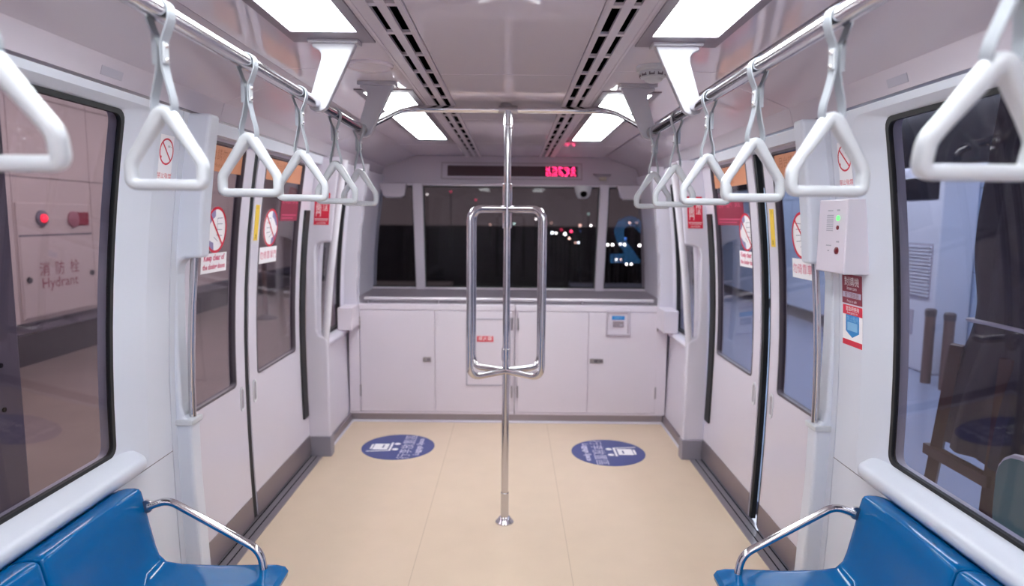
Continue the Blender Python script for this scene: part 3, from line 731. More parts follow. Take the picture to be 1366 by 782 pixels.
# ---- bulkhead fittings: tilted frame following the bulkhead face
bo = Vector((0, END - 0.05, 1.965)); bu = Vector((0, 0.085, 0.26)).normalized(); bn = Vector((0, -bu.z, bu.y))
bmap = on_plane(bo, (1, 0, 0), bu, bn)
def bbox(mb, u0, u1, v0, v1, h0, h1):
    P = [bmap(u, v, h) for h in (h0, h1) for u, v in ((u0, v0), (u1, v0), (u1, v1), (u0, v1))]
    mb.add(P, [(0, 3, 2, 1), (4, 5, 6, 7), (0, 1, 5, 4), (1, 2, 6, 5), (2, 3, 7, 6), (3, 0, 4, 7)])
root = thing('led_display', 'wide dark LED display with pink-red characters above the windscreen', 'display', tuple(bo))
mb = MB(); U0, U1, V0, V1 = -0.612, 0.640, -0.083, 0.077
mb.strip([[bmap(u, v, h) for u, v in ((U0 + i, V0 + i), (U1 - i, V0 + i), (U1 - i, V1 - i), (U0 + i, V1 - i))] for i, h in ((0, 0), (0, 0.006), (0.012, 0.006), (0.012, 0.001))])
place(root, mb.build('bezel', mat('grey_display_bezel', '#a89da5', 0.4), smooth=0))
mb = MB(); bbox(mb, -0.555, 0.60, -0.052, 0.045, 0.0, 0.004); place(root, mb.build('screen', M['led_off'], smooth=0))
mb = MB()
for row in (0, 1):      # two rows of dot-matrix characters
    for ch in range(5):
        pat = random.sample([(i, j) for i in range(5) for j in range(5)], 12)
        for i, j in pat:
            u = 0.318 + ch * 0.055 + i * 0.0088; v = (0.001 if row == 0 else -0.046) + j * 0.0080
            bbox(mb, u, u + 0.0072, v, v + 0.0066, 0.004, 0.0052)
place(root, mb.build('lit_characters', M['led_red'], smooth=0))
c = Vector(bmap(0.815, -0.02, 0))
root = thing('downlight', 'small round lamp on the bulkhead right of the display', 'lamp', tuple(c))
rot = Matrix((Vector((1, 0, 0)), bu, bn)).transposed().to_4x4()
mb = MB(); mb.lathe([(0.078, -0.002), (0.078, 0.006), (0.068, 0.01), (0.06, 0.006), (0.0, 0.006)], n=32); rot = Matrix.Rotation(math.radians(197), 4, 'X'); o = mb.build('rim', M['greyink'], root); o.matrix_local = rot
mb = MB(); mb.lathe([(0.056, 0.005), (0.05, 0.012), (0.03, 0.017), (0.001, 0.019)], n=28); o = mb.build('lens', mat('frosted_lens', '#c2bccb', 0.2), root); o.matrix_local = rot
mb = MB(); bbox(mb, 0.79, 0.85, -0.088, -0.052, 0.0, 0.03); o = place(root, mb.build('sensor_box', mat('cream_sensor_box', '#cdc3b4', 0.4), smooth=0, bevel=0.004))
root = thing('security_camera', 'small white dome camera hanging at the top of the windscreen', 'security camera', (0.64, 5.77, 1.835))
mb = MB(); mb.lathe([(0.076, 0.0), (0.074, -0.034), (0.064, -0.068), (0.054, -0.092), (0.035, -0.110), (0.001, -0.116)], n=28); o = mb.build('housing', M['handle'], root)
mb = MB(); mb.lathe([(0.030, -0.038), (0.030, -0.062), (0.022, -0.070), (0.001, -0.074)], (0, 0, -0.070), 'y', 20); mb.build('lens', M['dark'], root)
for sd, x0, x1, lb in ((-1, -1.13, -0.91, 'small pale visor box at the top of the left windscreen pane'), (1, 0.94, 1.17, 'small pale visor box at the top of the right windscreen pane')):
    root = thing('sun_visor', lb, 'visor', ((x0 + x1) / 2, 5.775, 1.84), 'visor boxes')
    mb = MB(); mb.prism([(x0 - 0.01, 1.845), (x1 + 0.01, 1.845), (x1 - 0.01, 1.735), (x1 - 0.03, 1.722), (x0 + 0.045, 1.722), (x0 + 0.025, 1.735)], 'y', 5.735, 5.80); place(root, mb.build('housing', M['cove'], smooth=0, bevel=0.008))
    mb = MB(); mb.box(x0 + 0.05, x1 - 0.04, 5.74, 5.79, 1.715, 1.723); place(root, mb.build('pull_bar', M['steel'], smooth=0, bevel=0.002))

# ================================================================ SEATS
def bench(sd, ylen, label, ylabel_end):
    root = thing('bench_seat', label, 'seat', (sd * 1.0, 1.4, 0), 'blue moulded seats')
    sec = [(1.235, 0.672), (1.21, 0.684), (1.185, 0.690), (1.158, 0.691), (1.146, 0.688), (1.139, 0.680), (1.133, 0.655), (1.118, 0.575), (1.102, 0.500), (1.092, 0.470), (1.070, 0.448), (1.02, 0.440), (0.90, 0.436), (0.77, 0.440), (0.715, 0.440), (0.690, 0.434), (0.680, 0.420), (0.683, 0.405),
           (0.70, 0.398), (0.78, 0.412), (0.95, 0.412), (1.06, 0.412), (1.128, 0.425), (1.160, 0.57), (1.172, 0.64), (1.185, 0.655), (1.235, 0.645)]
    for k, (ya, yb) in enumerate(((1.985, 1.545), (1.54, 1.10), (1.095, 0.655))):
        rings = []
        for t in (0, 0.004, 0.012, 0.025, 0.05, 0.12, 0.22, 0.34, 0.5, 0.66, 0.78, 0.88, 0.95, 0.975, 0.988, 0.996, 1):
            y = ya + (yb - ya) * t
            e = min(t, 1 - t) * (ya - yb)              # distance to the nearer end
            r = 0.022; q = 1 - math.sqrt(max(0, 1 - (1 - min(e, r) / r) ** 2)) if e < r else 0
            dish = 0.008 * math.sin(PI * t)
            ring = []
            for i, (x, z) in enumerate(sec):
                dx = dish if 5 <= i <= 9 else (dish * 0.5 if i in (4, 10) else 0)
                dz = -0.012 * math.sin(PI * t) if 10 <= i <= 14 else 0
                ring.append((sd * (x + dx + (0.008 * q if i < 18 else 0)), y, z + dz - 0.008 * q * (1 if i < 18 else 0)))
            rings.append(ring)
        m0 = MB(); m0.strip(rings, True, True); s = place(root, m0.build('seat_shell', M['seat'], smooth=42))
    mb = MB()
    P = smooth_path([(sd * 1.118, 1.972, 0.632), (sd * 1.06, 1.985, 0.648), (sd * 0.765, 1.965, 0.492), (sd * 0.750, 1.955, 0.42)], 0.045, 8)
    mb.tube(P, 0.0125, 16); a = place(root, mb.build('armrest', M['chrome'], smooth=60))
    mb = MB(); mb.lathe([(0.02, -0.004), (0.02, 0.006), (0.014, 0.01)], (sd * 1.122, 1.972, 0.632), 'y', 16); place(root, mb.build('armrest_fixing', M['steel']))
    mb = MB(); mb.prism([(sd * 1.235, 0.20), (sd * 1.235, 0.40), (sd * 0.72, 0.385), (sd * 0.80, 0.34), (sd * 1.15, 0.20)], 'y', 0.7, 1.93); place(root, mb.build('underframe', M['seat_dark'], smooth=0, bevel=0.006))
    return root
bench(-1, 0, 'glossy blue moulded bench with steel armrest below the left window', '')
bench(1, 0, 'glossy blue moulded bench with steel armrest below the right window', '')

# ================================================================ STICKERS AND SIGNS
def no_smoking(sd, y, label):
    pr = Print(on_wall(sd, LIN, y, 1.732))
    pr.rect(-0.043, 0.043, -0.078, 0.088, 'white')
    pr.ring(0, 0.033, 0.039, 0.045, 'red', 3)
    pr.rect(-0.030, 0.006, 0.010, 0.017, 'blackink', 2); pr.rect(-0.034, -0.028, 0.010, 0.017, 'red', 3)
    for k in range(3): pr.line(0.004 + k * 0.008, 0.03 + k * 0.004, 0.012 + k * 0.008, 0.055 - k * 0.002, 0.003, 'blackink', 2)
    pr.line(-0.029, 0.062, 0.029, 0.004, 0.006, 'red', 4)
    pr.text('禁止吸煙', 0, -0.047, 0.023, 'red', 2, bold=0.0006)
    return tag(pr.build('no_smoking_sign'), label, 'sign', 'no-smoking stickers')
no_smoking(-1, 2.275, 'red and white no-smoking sticker seen through the left strap handle')
no_smoking(1, 2.275, 'red and white no-smoking sticker above the grey intercom box')
GB = DR + 0.010
def hand_sign(sd, y, label, flip):
    m = on_wall(sd, GB, y, 1.487); f = -1 if flip else 1
    pr = Print((lambda u, v, h: m(u * f, v, h)))
    pr.disc(0, 0, 0.098, 'white', n=48)
    # sleeve at both ends of a hand held against a closing edge
    def arc(a0, a1, r): return [(r * math.cos(math.radians(a0 + (a1 - a0) * k / 10)), r * math.sin(math.radians(a0 + (a1 - a0) * k / 10))) for k in range(11)]
    pr.poly(arc(100, 175, 0.092) + [(-0.05, 0.02), (-0.012, 0.06)], 'purple', 2)
    pr.poly(arc(195, 262, 0.092) + [(-0.02, -0.055), (-0.055, -0.045)], 'purple', 2)
    pr.poly([(-0.085, 0.0), (-0.04, 0.045), (0.0, 0.062), (0.045, 0.066), (0.062, 0.055), (0.066, 0.03), (0.062, 0.0), (0.05, -0.035), (0.02, -0.052), (-0.04, -0.04)], 'white', 3)
    for k in range(4): pr.line(0.005, 0.05 - 0.024 * k, 0.058, 0.052 - 0.026 * k, 0.0035, 'greyink', 4)
    pr.line(-0.02, -0.03, 0.02, -0.05, 0.0035, 'greyink', 4)
    pr.line(0.006, 0.05, 0.012, -0.022, 0.003, 'greyink', 4)
    pr.line(-0.066 * f, 0.066, 0.066 * f, -0.066, 0.010, 'red', 5)
    pr.ring(0, 0, 0.089, 0.100, 'red', 5, 48)
    return tag(pr.build('hand_warning_sign'), label, 'sign', 'round hand-warning stickers')
hand_sign(-1, 2.83, 'round red-ringed hand sticker on the nearer left door glass', False)
hand_sign(-1, 3.47, 'round red-ringed hand sticker on the farther left door glass', True)
hand_sign(1, 2.775, 'round red-ringed hand sticker on the nearer right door glass', True)
hand_sign(1, 3.44, 'round red-ringed hand sticker on the farther right door glass', False)
def door_label(sd, y, lines, label, wd=0.24):
    pr = Print(on_wall(sd, GB, y, 1.345)); pr.rect(-wd / 2, wd / 2, -0.042, 0.042, 'white')
    n = len(lines)
    for k, (t, size) in enumerate(lines): pr.text(t, 0, (0.019 - 0.038 * k if n > 1 else 0), size, 'rose', 2, bold=0.0012)
    return tag(pr.build('door_label'), label, 'label', 'white door warning labels')
ENG = [('Keep clear of', 0.036), ('the closing doors', 0.03)]
CHN = [('勿倚靠車門', 0.047)]
door_label(-1, 2.83, ENG, 'white English text label under the hand sticker on the nearer left door')
door_label(-1, 3.46, CHN, 'white Chinese text label under the hand sticker on the farther left door')
door_label(1, 2.765, CHN, 'white Chinese text label under the hand sticker on the nearer right door')
door_label(1, 3.44, ENG, 'white English text label under the hand sticker on the farther right door')
def orange_notice(sd, y0, y1, label):
    yc = (y0 + y1) / 2; h = (y1 - y0) / 2
    pr = Print(on_wall(sd, GB, yc, 1.79)); pr.rect(-h, h, -0.056, 0.05, 'orange')
    pr.text('月台請勿奔跑', 0, 0.015, 0.05, 'orange_ink', 2); pr.text('Mind the gap', 0, -0.033, 0.026, 'orange_ink', 2)
    return tag(pr.build('orange_notice'), label, 'sign', 'orange notices at the top of the doors')
orange_notice(-1, 2.62, 3.03, 'orange notice across the top of the nearer left door glass')
orange_notice(-1, 3.33, 3.87, 'orange notice across the top of the farther left door glass')
orange_notice(1, 2.62, 3.0, 'orange notice across the top of the nearer right door glass')
orange_notice(1, 3.37, 3.9, 'orange notice across the top of the farther right door glass')
def maroon(sd, y0, y1, label):
    yc = (y0 + y1) / 2; h = (y1 - y0) / 2
    pr = Print(on_wall(sd, GB, yc, 1.600)); pr.rect(-h, h, -0.078, 0.070, 'crimson')
    for k, t in enumerate(('緊急', '開門', '把手')): pr.text(t, (-1 + k) * h * 0.62, 0.03, 0.045, 'rose', 2)
    pr.line(-h * 0.85, -0.045, h * 0.85, -0.045, 0.006, 'rose', 2); pr.line(-h * 0.85, -0.062, h * 0.5, -0.062, 0.005, 'rose', 2)
    return tag(pr.build('crimson_notice'), label, 'sign', 'crimson notices on the far door glass')
maroon(-1, 3.60, 3.88, 'dull crimson notice beside the hand sticker on the farther left door')
maroon(1, 3.46, 3.91, 'dull crimson notice behind the hand sticker on the farther right door')
def yellow(sd, y, label):
    pr = Print(on_wall(sd, DR, y, 1.515)); pr.rect(-0.024, 0.024, -0.088, 0.088, 'yellow')
    for k, ch in enumerate('小心夾手請勿靠'): pr.text(ch, 0, 0.073 - k * 0.0235, 0.024, 'olive_ink', 2)
    return tag(pr.build('yellow_strip'), label, 'label', 'yellow strips on the door edges')
yellow(-1, 3.25, 'narrow yellow label on the leading edge of the farther left door')
yellow(1, 3.065, 'narrow yellow label on the leading edge of the nearer right door')
def red_sign(sd, label):
    pr = Print(on_plane((sd * 1.160, 4.089, 1.595), (1, 0, 0), (-0.13 * sd * 0.6, 0, 1), (0, -1, 0)))
    pr.rect(-0.047, 0.047, -0.098, 0.098, 'red'); pr.rect(-0.042, 0.042, -0.063, -0.060, 'white', 2)
    for k, ch in enumerate('緊急開門'): pr.text(ch, -0.02, 0.072 - k * 0.034, 0.036, 'white', 2, bold=0.0008)
    for k, ch in enumerate('使用法'): pr.text(ch, 0.021, 0.072 - k * 0.034, 0.036, 'white', 2, bold=0.0008)
    pr.text('In emergency', 0, -0.071, 0.014, 'white', 2); pr.text('use handle', 0, -0.086, 0.014, 'white', 2)
    return tag(pr.build('emergency_sign'), label, 'sign', 'red emergency signs on the far screens')
red_sign(-1, 'red emergency sign with white characters on the left far draft screen')
red_sign(1, 'red emergency sign with white characters on the right far draft screen')
pr = Print(on_wall(1, LIN, 2.272, 1.312))
pr.rect(-0.066, 0.066, -0.052, 0.052, 'crimson'); pr.text('對講機', 0, 0.028, 0.034, 'white', 2, bold=0.001); pr.text('Intercom', 0, 0.004, 0.018, 'white', 2)
pr.rect(-0.062, 0.062, -0.030, -0.010, 'pale', 2); pr.text('按下鈕說話', 0, -0.020, 0.019, 'crimson', 3); pr.text('Press to talk', 0, -0.042, 0.013, 'white', 2)
tag(pr.build('intercom_sticker'), 'dark crimson intercom sticker directly under the grey box', 'sticker')
pr = Print(on_wall(1, LIN, 2.268, 1.183))
pr.rect(-0.066, 0.066, -0.072, 0.072, 'white'); pr.rect(-0.066, 0.066, 0.038, 0.072, 'red', 2); pr.rect(-0.066, 0.066, -0.072, -0.052, 'red', 2)
pr.text('緊急時使用', 0, 0.06, 0.018, 'white', 3); pr.text('Emergency use', 0, 0.045, 0.012, 'white', 3)
pr.poly([(-0.045, 0.038), (-0.045, -0.022), (0.0, -0.042), (0.045, -0.022), (0.045, 0.038)], 'blue', 2)
pr.text('禁止擅用', 0, 0.025, 0.02, 'sky', 3); pr.rect(-0.034, 0.034, -0.018, 0.012, 'sky', 3)
tag(pr.build('emergency_sticker'), 'white sticker with a blue shield and red bands below the crimson one', 'sticker')

# intercom box on the right wall
root = thing('intercom_box', 'pale grey metal intercom box on the right wall above two stickers', 'intercom', (1.17, 2.27, 1.475))
mb = MB(); mb.box(1.135, 1.225, 2.175, 2.375, 1.372, 1.624); place(root, mb.build('box', M['cabinet'], smooth=0, bevel=0.003))
fm = on_plane((1.135, 2.275, 1.476), (0, -1, 0), (0, 0, 1), (-1, 0, 0))
pr = Print(fm); pr.rect(-0.097, 0.097, -0.124, 0.124, 'face')if False else None
mb = MB(); mb.box(1.1335, 1.136, 2.178, 2.372, 1.375, 1.621); place(root, mb.build('face_plate', mat('lilac_face_plate', '#d9cfdc', 0.3), smooth=0, bevel=0.001))
fm = on_plane((1.1335, 2.275, 1.498), (0, -1, 0), (0, 0, 1), (-1, 0, 0))
pr = Print(fm)
for k in range(9): pr.rect(-0.035, 0.01, 0.018 + k * 0.0065, 0.0215 + k * 0.0065, 'greyink')
place(root, pr.build('speaker_grille'))
pr = Print(fm); pr.rect(0.034, 0.052, 0.086, 0.092, 'greyink'); pr.rect(-0.03, 0.004, 0.086, 0.09, 'greyink'); pr.rect(-0.03, 0.004, -0.034, -0.03, 'greyink'); pr.rect(-0.018, -0.008, -0.052, -0.048, 'greyink'); pr.rect(0.04, 0.058, -0.02, -0.015, 'greyink')
place(root, pr.build('print'))
def xbutton(nm, u, v, r, h, m):
    mb = MB(); mb.lathe([(r, 0.0), (r, h * 0.6), (r * 0.7, h), (0.0005, h)], (0, 0, 0), 'z', 18)
    o = mb.build(nm, M[m]); o.matrix_world = Matrix(((0, 0, -1, 1.1335), (-1, 0, 0, 2.275 - u), (0, 1, 0, 1.498 + v), (0, 0, 0, 1)))
    o.data.transform(o.matrix_world); o.matrix_world = Matrix.Identity(4); place(root, o)
xbutton('green_light', 0.044, 0.062, 0.009, 0.005, 'green_led'); xbutton('red_light', 0.044, 0.030, 0.0075, 0.004, 'red_led'); xbutton('call_button', 0.047, -0.048, 0.0125, 0.006, 'red_led')

for sd, lb in ((-1, 'small grey plate on the header strip above the left side window'), (1, 'small grey plate on the header strip above the right side window')):
    pr = Print(lambda u, v, h, sd=sd: (sd * (1.127 - h + v * -0.3), 1.93 - sd * u, 1.952 + v))
    pr.rect(-0.05, 0.05, -0.012, 0.012, 'greyink'); tag(pr.build('header_plate'), lb, 'plate', 'header plates')
# ================================================================ STATION ON THE LEFT
mb = MB(); mb.box(-9, -1.42, -6, 16, -0.10, -0.02); struct(mb.build('platform_floor_left', M['pfloor_l'], smooth=0))
mb = MB()
ys = [-6, 1.0, 2.9, 4.75, 6.60, 7.83, 9.7, 11.6, 13.5, 15.5]
for a, b in zip(ys[:-1], ys[1:]):
    for z0, z1 in ((0.42, 1.92), (1.928, 2.75), (2.758, 3.6)): mb.box(-5.1, -5.0, a + 0.004, b - 0.004, z0, z1)
mb.cur = 1; mb.box(-5.12, -5.03, -6, 15.5, -0.02, 3.6); mb.cur = 2; mb.box(-5.08, -4.985, -6, 15.5, -0.02, 0.30)
struct(mb.build('platform_wall_left', [M['pwall_l'], M['joint'], M['pdark']], smooth=0))
root = thing('hydrant_cabinet', 'beige hydrant cabinet with a red lamp seen through the left window', 'hydrant cabinet', (-4.97, 7.2, 0.45))
mb = MB(); mb.box(-4.999, -4.984, 6.62, 7.80, 0.45, 1.66); place(root, mb.build('cabinet_body', M['pwall_l'], smooth=0, bevel=0.006))
mb = MB(); mb.box(-4.984, -4.978, 6.64, 7.78, 0.47, 1.31); mb.cur = 1; mb.box(-4.985, -4.979, 6.635, 7.785, 1.31, 1.33); place(root, mb.build('cabinet_door', [M['pwall_l'], M['joint']], smooth=0, bevel=0.003))
m2 = on_plane((-4.978, 7.2, 0.9), (0, 1, 0), (0, 0, 1), (1, 0, 0)); pr = Print(m2)
pr.text('消', -0.24, 0.06, 0.16, 'crimson', 1); pr.text('防', 0, 0.06, 0.16, 'crimson', 1); pr.text('栓', 0.24, 0.06, 0.16, 'crimson', 1); pr.text('Hydrant', 0, -0.11, 0.16, 'crimson', 1, sx=1.1)
place(root, pr.build('lettering'))
def xlathe(nm, pr_, c, m, root):
    mb = MB(); mb.lathe(pr_, c, 'x', 20); return place(root, mb.build(nm, m))
xlathe('alarm_lamp', [(0.045, 0), (0.042, 0.02), (0.025, 0.035), (0.001, 0.04)], (-4.96, 6.97, 1.50), M['alarm_lamp'], root)
xlathe('lamp_bezel', [(0.085, 0), (0.085, 0.02), (0.07, 0.025)], (-4.984, 6.97, 1.50), M['post'], root)
xlathe('alarm_button', [(0.09, 0), (0.09, 0.02), (0.05, 0.03), (0.001, 0.03)], (-4.984, 7.47, 1.49), M['dullrose'], root)
mb = MB(); mb.box(-4.984, -4.976, 7.55, 7.74, 1.42, 1.57); place(root, mb.build('red_plate', M['dullred'], smooth=0))
for y in (6.72, 7.83 - 0.1): xlathe('door_lock', [(0.03, 0), (0.03, 0.02), (0.001, 0.025)], (-4.978, y, 0.86), M['pdark'], root)
root = thing('steel_post', 'grey steel platform post with screws just outside the left window', 'post', (-1.75, 2.0, -0.02))
mb = MB(); mb.box(-1.86, -1.66, 1.55, 2.20, -0.02, 3.0); place(root, mb.build('post_body', M['post'], smooth=0, bevel=0.01))
for z in (0.9, 1.05, 1.75): xlathe('screw', [(0.008, 0), (0.008, 0.004), (0.001, 0.005)], (-1.66, 2.11, z), M['dark'], root)
def stanchion(x, y, label, grp):
    root = thing('barrier_post', label, 'barrier post', (x, y, -0.02), grp)
    mb = MB(); mb.lathe([(0.17, -0.02), (0.17, 0.0), (0.06, 0.03), (0.035, 0.05)], (x, y, 0), n=24); place(root, mb.build('base', M['pdark']))
    mb = MB(); mb.tube([(x, y, 0.0), (x, y, 0.93)], 0.035, 16); place(root, mb.build('tube', M['bollard']))
    mb = MB(); mb.lathe([(0.04, 0.90), (0.045, 0.92), (0.045, 1.0), (0.03, 1.02)], (x, y, 0), n=20); place(root, mb.build('head', M['pdark']))
stanchion(-3.75, 9.9, 'dark barrier post on the platform seen through the farther left door', None)
# ================================================================ STATION ON THE RIGHT
mb = MB(); mb.box(1.42, 9, -6, 16, -0.10, -0.02); struct(mb.build('platform_floor_right', M['pfloor_r'], smooth=0))
mb = MB()
ys = [-6, 1.0, 2.6, 4.2, 5.3, 6.05, 6.95, 9.2, 10.1, 11.0, 11.9, 12.8, 13.7, 15.5]
for a, b in zip(ys[:-1], ys[1:]):
    for z0, z1 in ((0.15, 1.04), (1.05, 1.89), (1.90, 2.14)): mb.box(4.7, 4.8, a + 0.006, b - 0.006, z0, z1)
mb.cur = 1; mb.box(4.73, 4.82, -6, 15.5, -0.02, 3.6); mb.cur = 2; mb.box(4.69, 4.8, -6, 15.5, 2.16, 3.6); mb.box(4.69, 4.8, -6, 15.5, -0.02, 0.14)
struct(mb.build('platform_wall_right', [M['pwall_r'], M['joint'], M['ac_dark']], smooth=0))
root = thing('air_conditioner', 'tall pale floor-standing air conditioner seen through the right window', 'air conditioner', (4.5, 7.1, -0.02))
mb = MB(); mb.box(4.32, 4.69, 6.58, 7.62, -0.02, 2.13); place(root, mb.build('cabinet_body', M['ac'], smooth=0, bevel=0.02))
mb = MB(); mb.box(4.31, 4.325, 6.64, 7.5, 1.78, 2.02); place(root, mb.build('outlet', M['ac_dark'], smooth=0, bevel=0.01))
mb = MB()
for k in range(15): mb.box(4.30, 4.322, 6.68, 7.45, 0.78 + k * 0.036, 0.80 + k * 0.036)
mb.cur = 1; mb.box(4.318, 4.323, 6.66, 7.47, 0.76, 1.33); place(root, mb.build('intake_grille', [M['ac'], M['greyink']], smooth=0))
mb = MB(); mb.box(4.31, 4.325, 6.9, 7.4, 0.35, 0.62); place(root, mb.build('access_panel', M['greyink'], smooth=0, bevel=0.01))
mb = MB(); mb.box(4.30, 4.312, 7.1, 7.19, 0.53, 0.57); place(root, mb.build('red_indicator', M['alarm_lamp'], smooth=0))
for k, (y, lb) in enumerate(((6.0, 'bronze post nearer the right window, right of its twin by the air conditioner'), (6.28, 'bronze post closest to the air conditioner grille'))):
    x = 4.1
    root = thing('bronze_bollard', lb, 'bollard', (x, y, -0.02), 'bronze posts on the right platform')
    mb = MB(); mb.tube([(x, y, -0.02), (x, y, 0.66)], 0.046, 18); place(root, mb.build('tube', M['bollard']))
    mb = MB(); mb.lathe([(0.048, 0.64), (0.052, 0.66), (0.052, 0.70), (0.036, 0.715)], (x, y, 0), n=18); place(root, mb.build('cap', M['pdark']))
root = thing('litter_bin', 'squat dark box standing behind the bronze posts', 'bin', (4.49, 6.23, -0.02))
mb = MB(); mb.box(4.36, 4.62, 6.06, 6.40, -0.02, 0.27); place(root, mb.build('bin_body', M['pdark'], smooth=0, bevel=0.02))
mb = MB(); mb.box(4.35, 4.63, 6.05, 6.41, 0.27, 0.30); place(root, mb.build('lid', M['ac_dark'], smooth=0, bevel=0.01))
# tall charcoal drape tied by a cord, standing on a brown easel
root = thing('tied_drape', 'tall charcoal drape bundled with a pale cord outside the right window', 'drape', (2.12, 2.55, 0.5))
mb = MB(); rings = []
for j in range(25):
    t = j / 24; z = 0.55 + 1.95 * t
    tie = math.exp(-((z - 1.12) / 0.22) ** 2); wdt = 0.30 - 0.05 * tie + 0.06 * max(0, t - 0.5); dep = 0.13 - 0.04 * tie
    ring = []
    for k in range(72):
        a = 2 * PI * k / 72; fold = 1 + 0.16 * (1 - 0.5 * tie) * math.sin(9 * a + 0.3 * math.sin(3 * z)) + 0.05 * math.sin(21 * a + z)
        ring.append((2.12 + dep * math.cos(a) * fold + 0.05 * (z - 0.55), 2.63 + wdt * math.sin(a) * fold - 0.085 * (z - 1.5), z))
    rings.append(ring)
mb.strip(rings, True, True); place(root, mb.build('cloth', M['drape'], smooth=80))
mb = MB(); mb.tube([(2.12 + 0.125 * math.cos(2 * PI * k / 32) + 0.028, 2.665 + 0.285 * math.sin(2 * PI * k / 32), 1.12 + 0.01 * math.cos(4 * PI * k / 32)) for k in range(33)], 0.009, 8); place(root, mb.build('cord', M['white']))
root = thing('wooden_easel', 'brown wooden stand with a crossbar under the charcoal drape', 'stand', (2.1, 2.65, -0.02))
for x, y0, y1 in ((2.0, 2.60, 2.60), (2.0, 3.0, 2.90), (2.32, 2.7, 2.7)):
    mb = MB(); mb.tube([(x, y0, -0.02), (x + (0.04 if x < 2.2 else -0.08), y1, 1.0)], 0.034, 4); place(root, mb.build('leg', M['wood'], smooth=0))
mb = MB(); mb.box(1.985, 2.03, 2.58, 3.0, 0.46, 0.51); place(root, mb.build('crossbar', M['wood'], smooth=0, bevel=0.004))
root = thing('mint_chair', 'mint green chair back with white edging at the right photo edge', 'chair', (2.05, 2.27, -0.02))
mb = MB(); o2 = rrect(1.90, 2.37, 0.36, 0.70, 0.10); mb.strip([[(1.86, y, z) for y, z in o2], [(1.90, y, z) for y, z in o2]], True, True); place(root, mb.build('backrest', M['mint'], smooth=40))
mb = MB(); mb.tube([(1.88, y, z) for y, z in o2 + [o2[0]]], 0.016, 8); place(root, mb.build('edging', M['white']))
mb = MB(); mb.box(1.88, 2.32, 1.93, 2.35, 0.30, 0.35); place(root, mb.build('seat', M['mint'], smooth=0, bevel=0.015))
for x in (1.90, 2.29):
    for y in (1.97, 2.31):
        mb = MB(); mb.tube([(x, y, -0.02), (x, y, 0.40 if x < 2 else 0.31)], 0.013, 8); place(root, mb.build('leg', M['steel']))

# ================================================================ NIGHT OUTSIDE THE WINDSCREEN
mb = MB(); mb.box(-400, 400, 9, 700, -7.2, -7.0); struct(mb.build('ground', M['night'], smooth=0))
mb = MB(); mb.box(-1.6, 1.6, 6.3, 60, -1.0, -0.4); struct(mb.build('guideway', M['night'], smooth=0))
def lamp_at(px, py, d, rpx, col, st, label, grp):
    p = math.atan(100 / FPX); c, s = math.cos(p), math.sin(p); u = (px - 683) / FPX; v = (py - 391) / FPX
    k = d / (c - s * v); pos = (0.027 + u * k, d, 1.55 + k * (-s - c * v))
    r = rpx / FPX * d
    mb = MB(); mb.lathe([(max(1e-3, r * math.sin(PI * j / 8)), -r * math.cos(PI * j / 8)) for j in range(9)], n=14)
    key = 'lamp_%s_%g' % (col, st)
    if key not in M: M[key] = emis('lit_lamp', {'white': (1, 0.97, 0.92), 'peach': (1, 0.62, 0.5), 'red': (1, 0.05, 0.15), 'cool': (0.75, 0.9, 1.0), 'blue': (0.1, 0.3, 1.0), 'green': (0.6, 0.95, 0.85)}[col], st)
    root = thing('street_lamp', label, 'lamp', (pos[0], pos[1], -7.0), grp)
    o = mb.build('lamp_globe', M[key], root); o.location = (0, 0, pos[2] + 7.0)
    m2 = MB(); m2.tube([(0, 0, 0), (0, 0, pos[2] + 7.0 - r * 0.9)], 0.09, 6); m2.build('mast', M['silh'], root)
G = 'distant lamps at night'
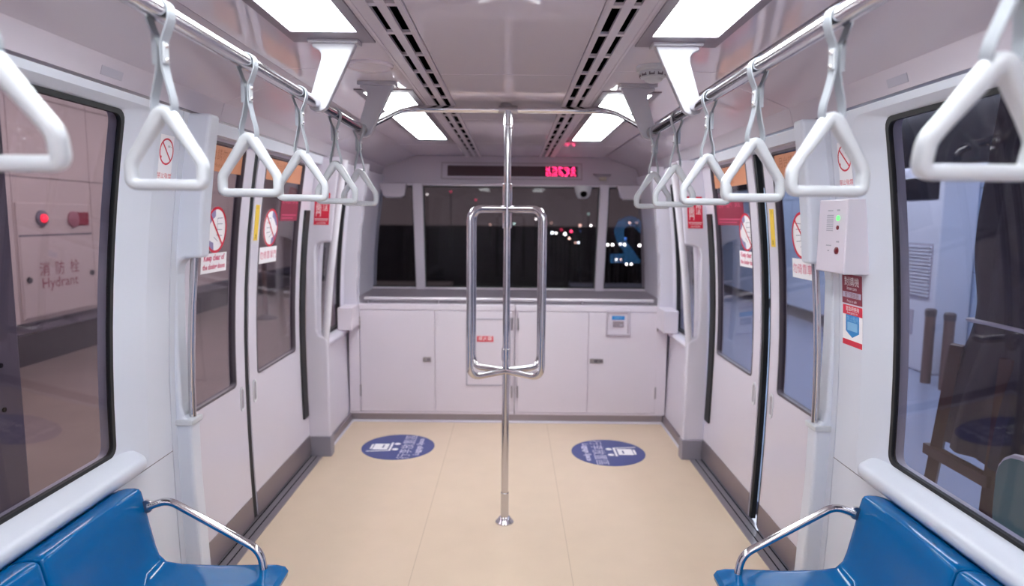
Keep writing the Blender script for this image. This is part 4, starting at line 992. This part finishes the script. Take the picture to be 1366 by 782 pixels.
for px, py, d, r, col, st, lb in (
    (787.4, 300, 90, 0.9, 'white', 14, 'white night lamp closest to the right windscreen pillar in middle pane'),
    (773, 300, 110, 1.6, 'peach', 2.5, 'dull peach glow left of the white lamp near the right pillar'),
    (753, 311.6, 95, 1.5, 'white', 10, 'brightest white lamp of the cluster beside the grab cage'),
    (761, 308, 100, 1.4, 'red', 6, 'red lamp touching the white cluster in the middle pane'),
    (748, 306, 105, 1.2, 'red', 2, 'dim red smear left of the red lamp in middle pane'),
    (736, 310, 100, 1.4, 'cool', 10, 'white lamp half hidden by the right side of the grab cage'),
    (741, 310.5, 100, 1.1, 'white', 8, 'white lamp just right of the grab cage tube'),
    (759, 317.3, 80, 1.0, 'peach', 9, 'peach lamp just below the white cluster in middle pane'),
    (771, 323, 75, 1.0, 'cool', 9, 'lowest pale lamp in the middle windscreen pane'),
    (767, 323, 75, 0.8, 'peach', 4, 'pinkish lamp left beside the lowest pale lamp'),
    (784, 284.6, 150, 1.5, 'green', 0.6, 'faint greenish lamp high in the middle pane'),
    (734.6, 297, 150, 1.2, 'peach', 0.8, 'faint lamp above the grab cage tube'),
    (773, 307, 120, 1.0, 'blue', 0.9, 'faint blue lamp under the peach glow'),
    (713.8, 292, 120, 0.9, 'white', 10, 'white lamp framed inside the right half of the grab cage'),
    (685, 298.5, 120, 0.8, 'green', 6, 'pale green lamp just right of the centre pole'),
    (653, 300, 120, 0.9, 'peach', 2, 'dim lamp framed inside the left half of the grab cage'),
    (568.5, 260.5, 130, 1.0, 'white', 3, 'white lamp beside the left windscreen pillar'),
    (600, 256.5, 150, 1.0, 'red', 1.6, 'red dot high in the left part of the middle pane'),
    (633.6, 267.5, 150, 1.0, 'red', 1.6, 'red dot above the left top corner of the grab cage'),
    (810, 325.3, 60, 1.2, 'white', 16, 'bright white lamp nearest the right pillar in the right pane'),
    (816.6, 325.3, 60, 1.3, 'white', 16, 'bright white lamp second from the right pillar in right pane'),
    (827, 324.2, 62, 1.1, 'white', 14, 'bright white lamp in the foot of the blue numeral'),
    (832.5, 325, 62, 1.3, 'white', 16, 'larger white lamp beside its twin in the blue numeral'),
    (852.5, 325.8, 60, 1.3, 'white', 16, 'lone bright white lamp right of the blue numeral'),
    (839, 296, 100, 1.0, 'peach', 8, 'upper white lamp inside the top of the blue numeral'),
    (848.5, 295.5, 100, 0.9, 'peach', 3, 'dimmer lamp at the top right of the blue numeral'),
    (833.5, 317, 90, 0.9, 'blue', 5, 'blue lamp above the white pair in the right pane'),
    (821.5, 345, 45, 1.0, 'white', 12, 'left lamp of the upper pair low in the right pane'),
    (827.8, 345, 45, 0.9, 'peach', 7, 'peach lamp of the upper pair low in the right pane'),
    (835.6, 351, 42, 1.0, 'white', 12, 'left lamp of the lower pair in the right pane'),
    (841.7, 351, 42, 1.0, 'white', 12, 'right lamp of the lower pair in the right pane'),
    (865.5, 366.5, 35, 1.0, 'white', 12, 'lowest white lamp at the right edge of the right pane'),
    (863, 362, 35, 0.9, 'cool', 4, 'bluish lamp just above the lowest white lamp')):
    lamp_at(px, py, d, r, col, st, lb, G)
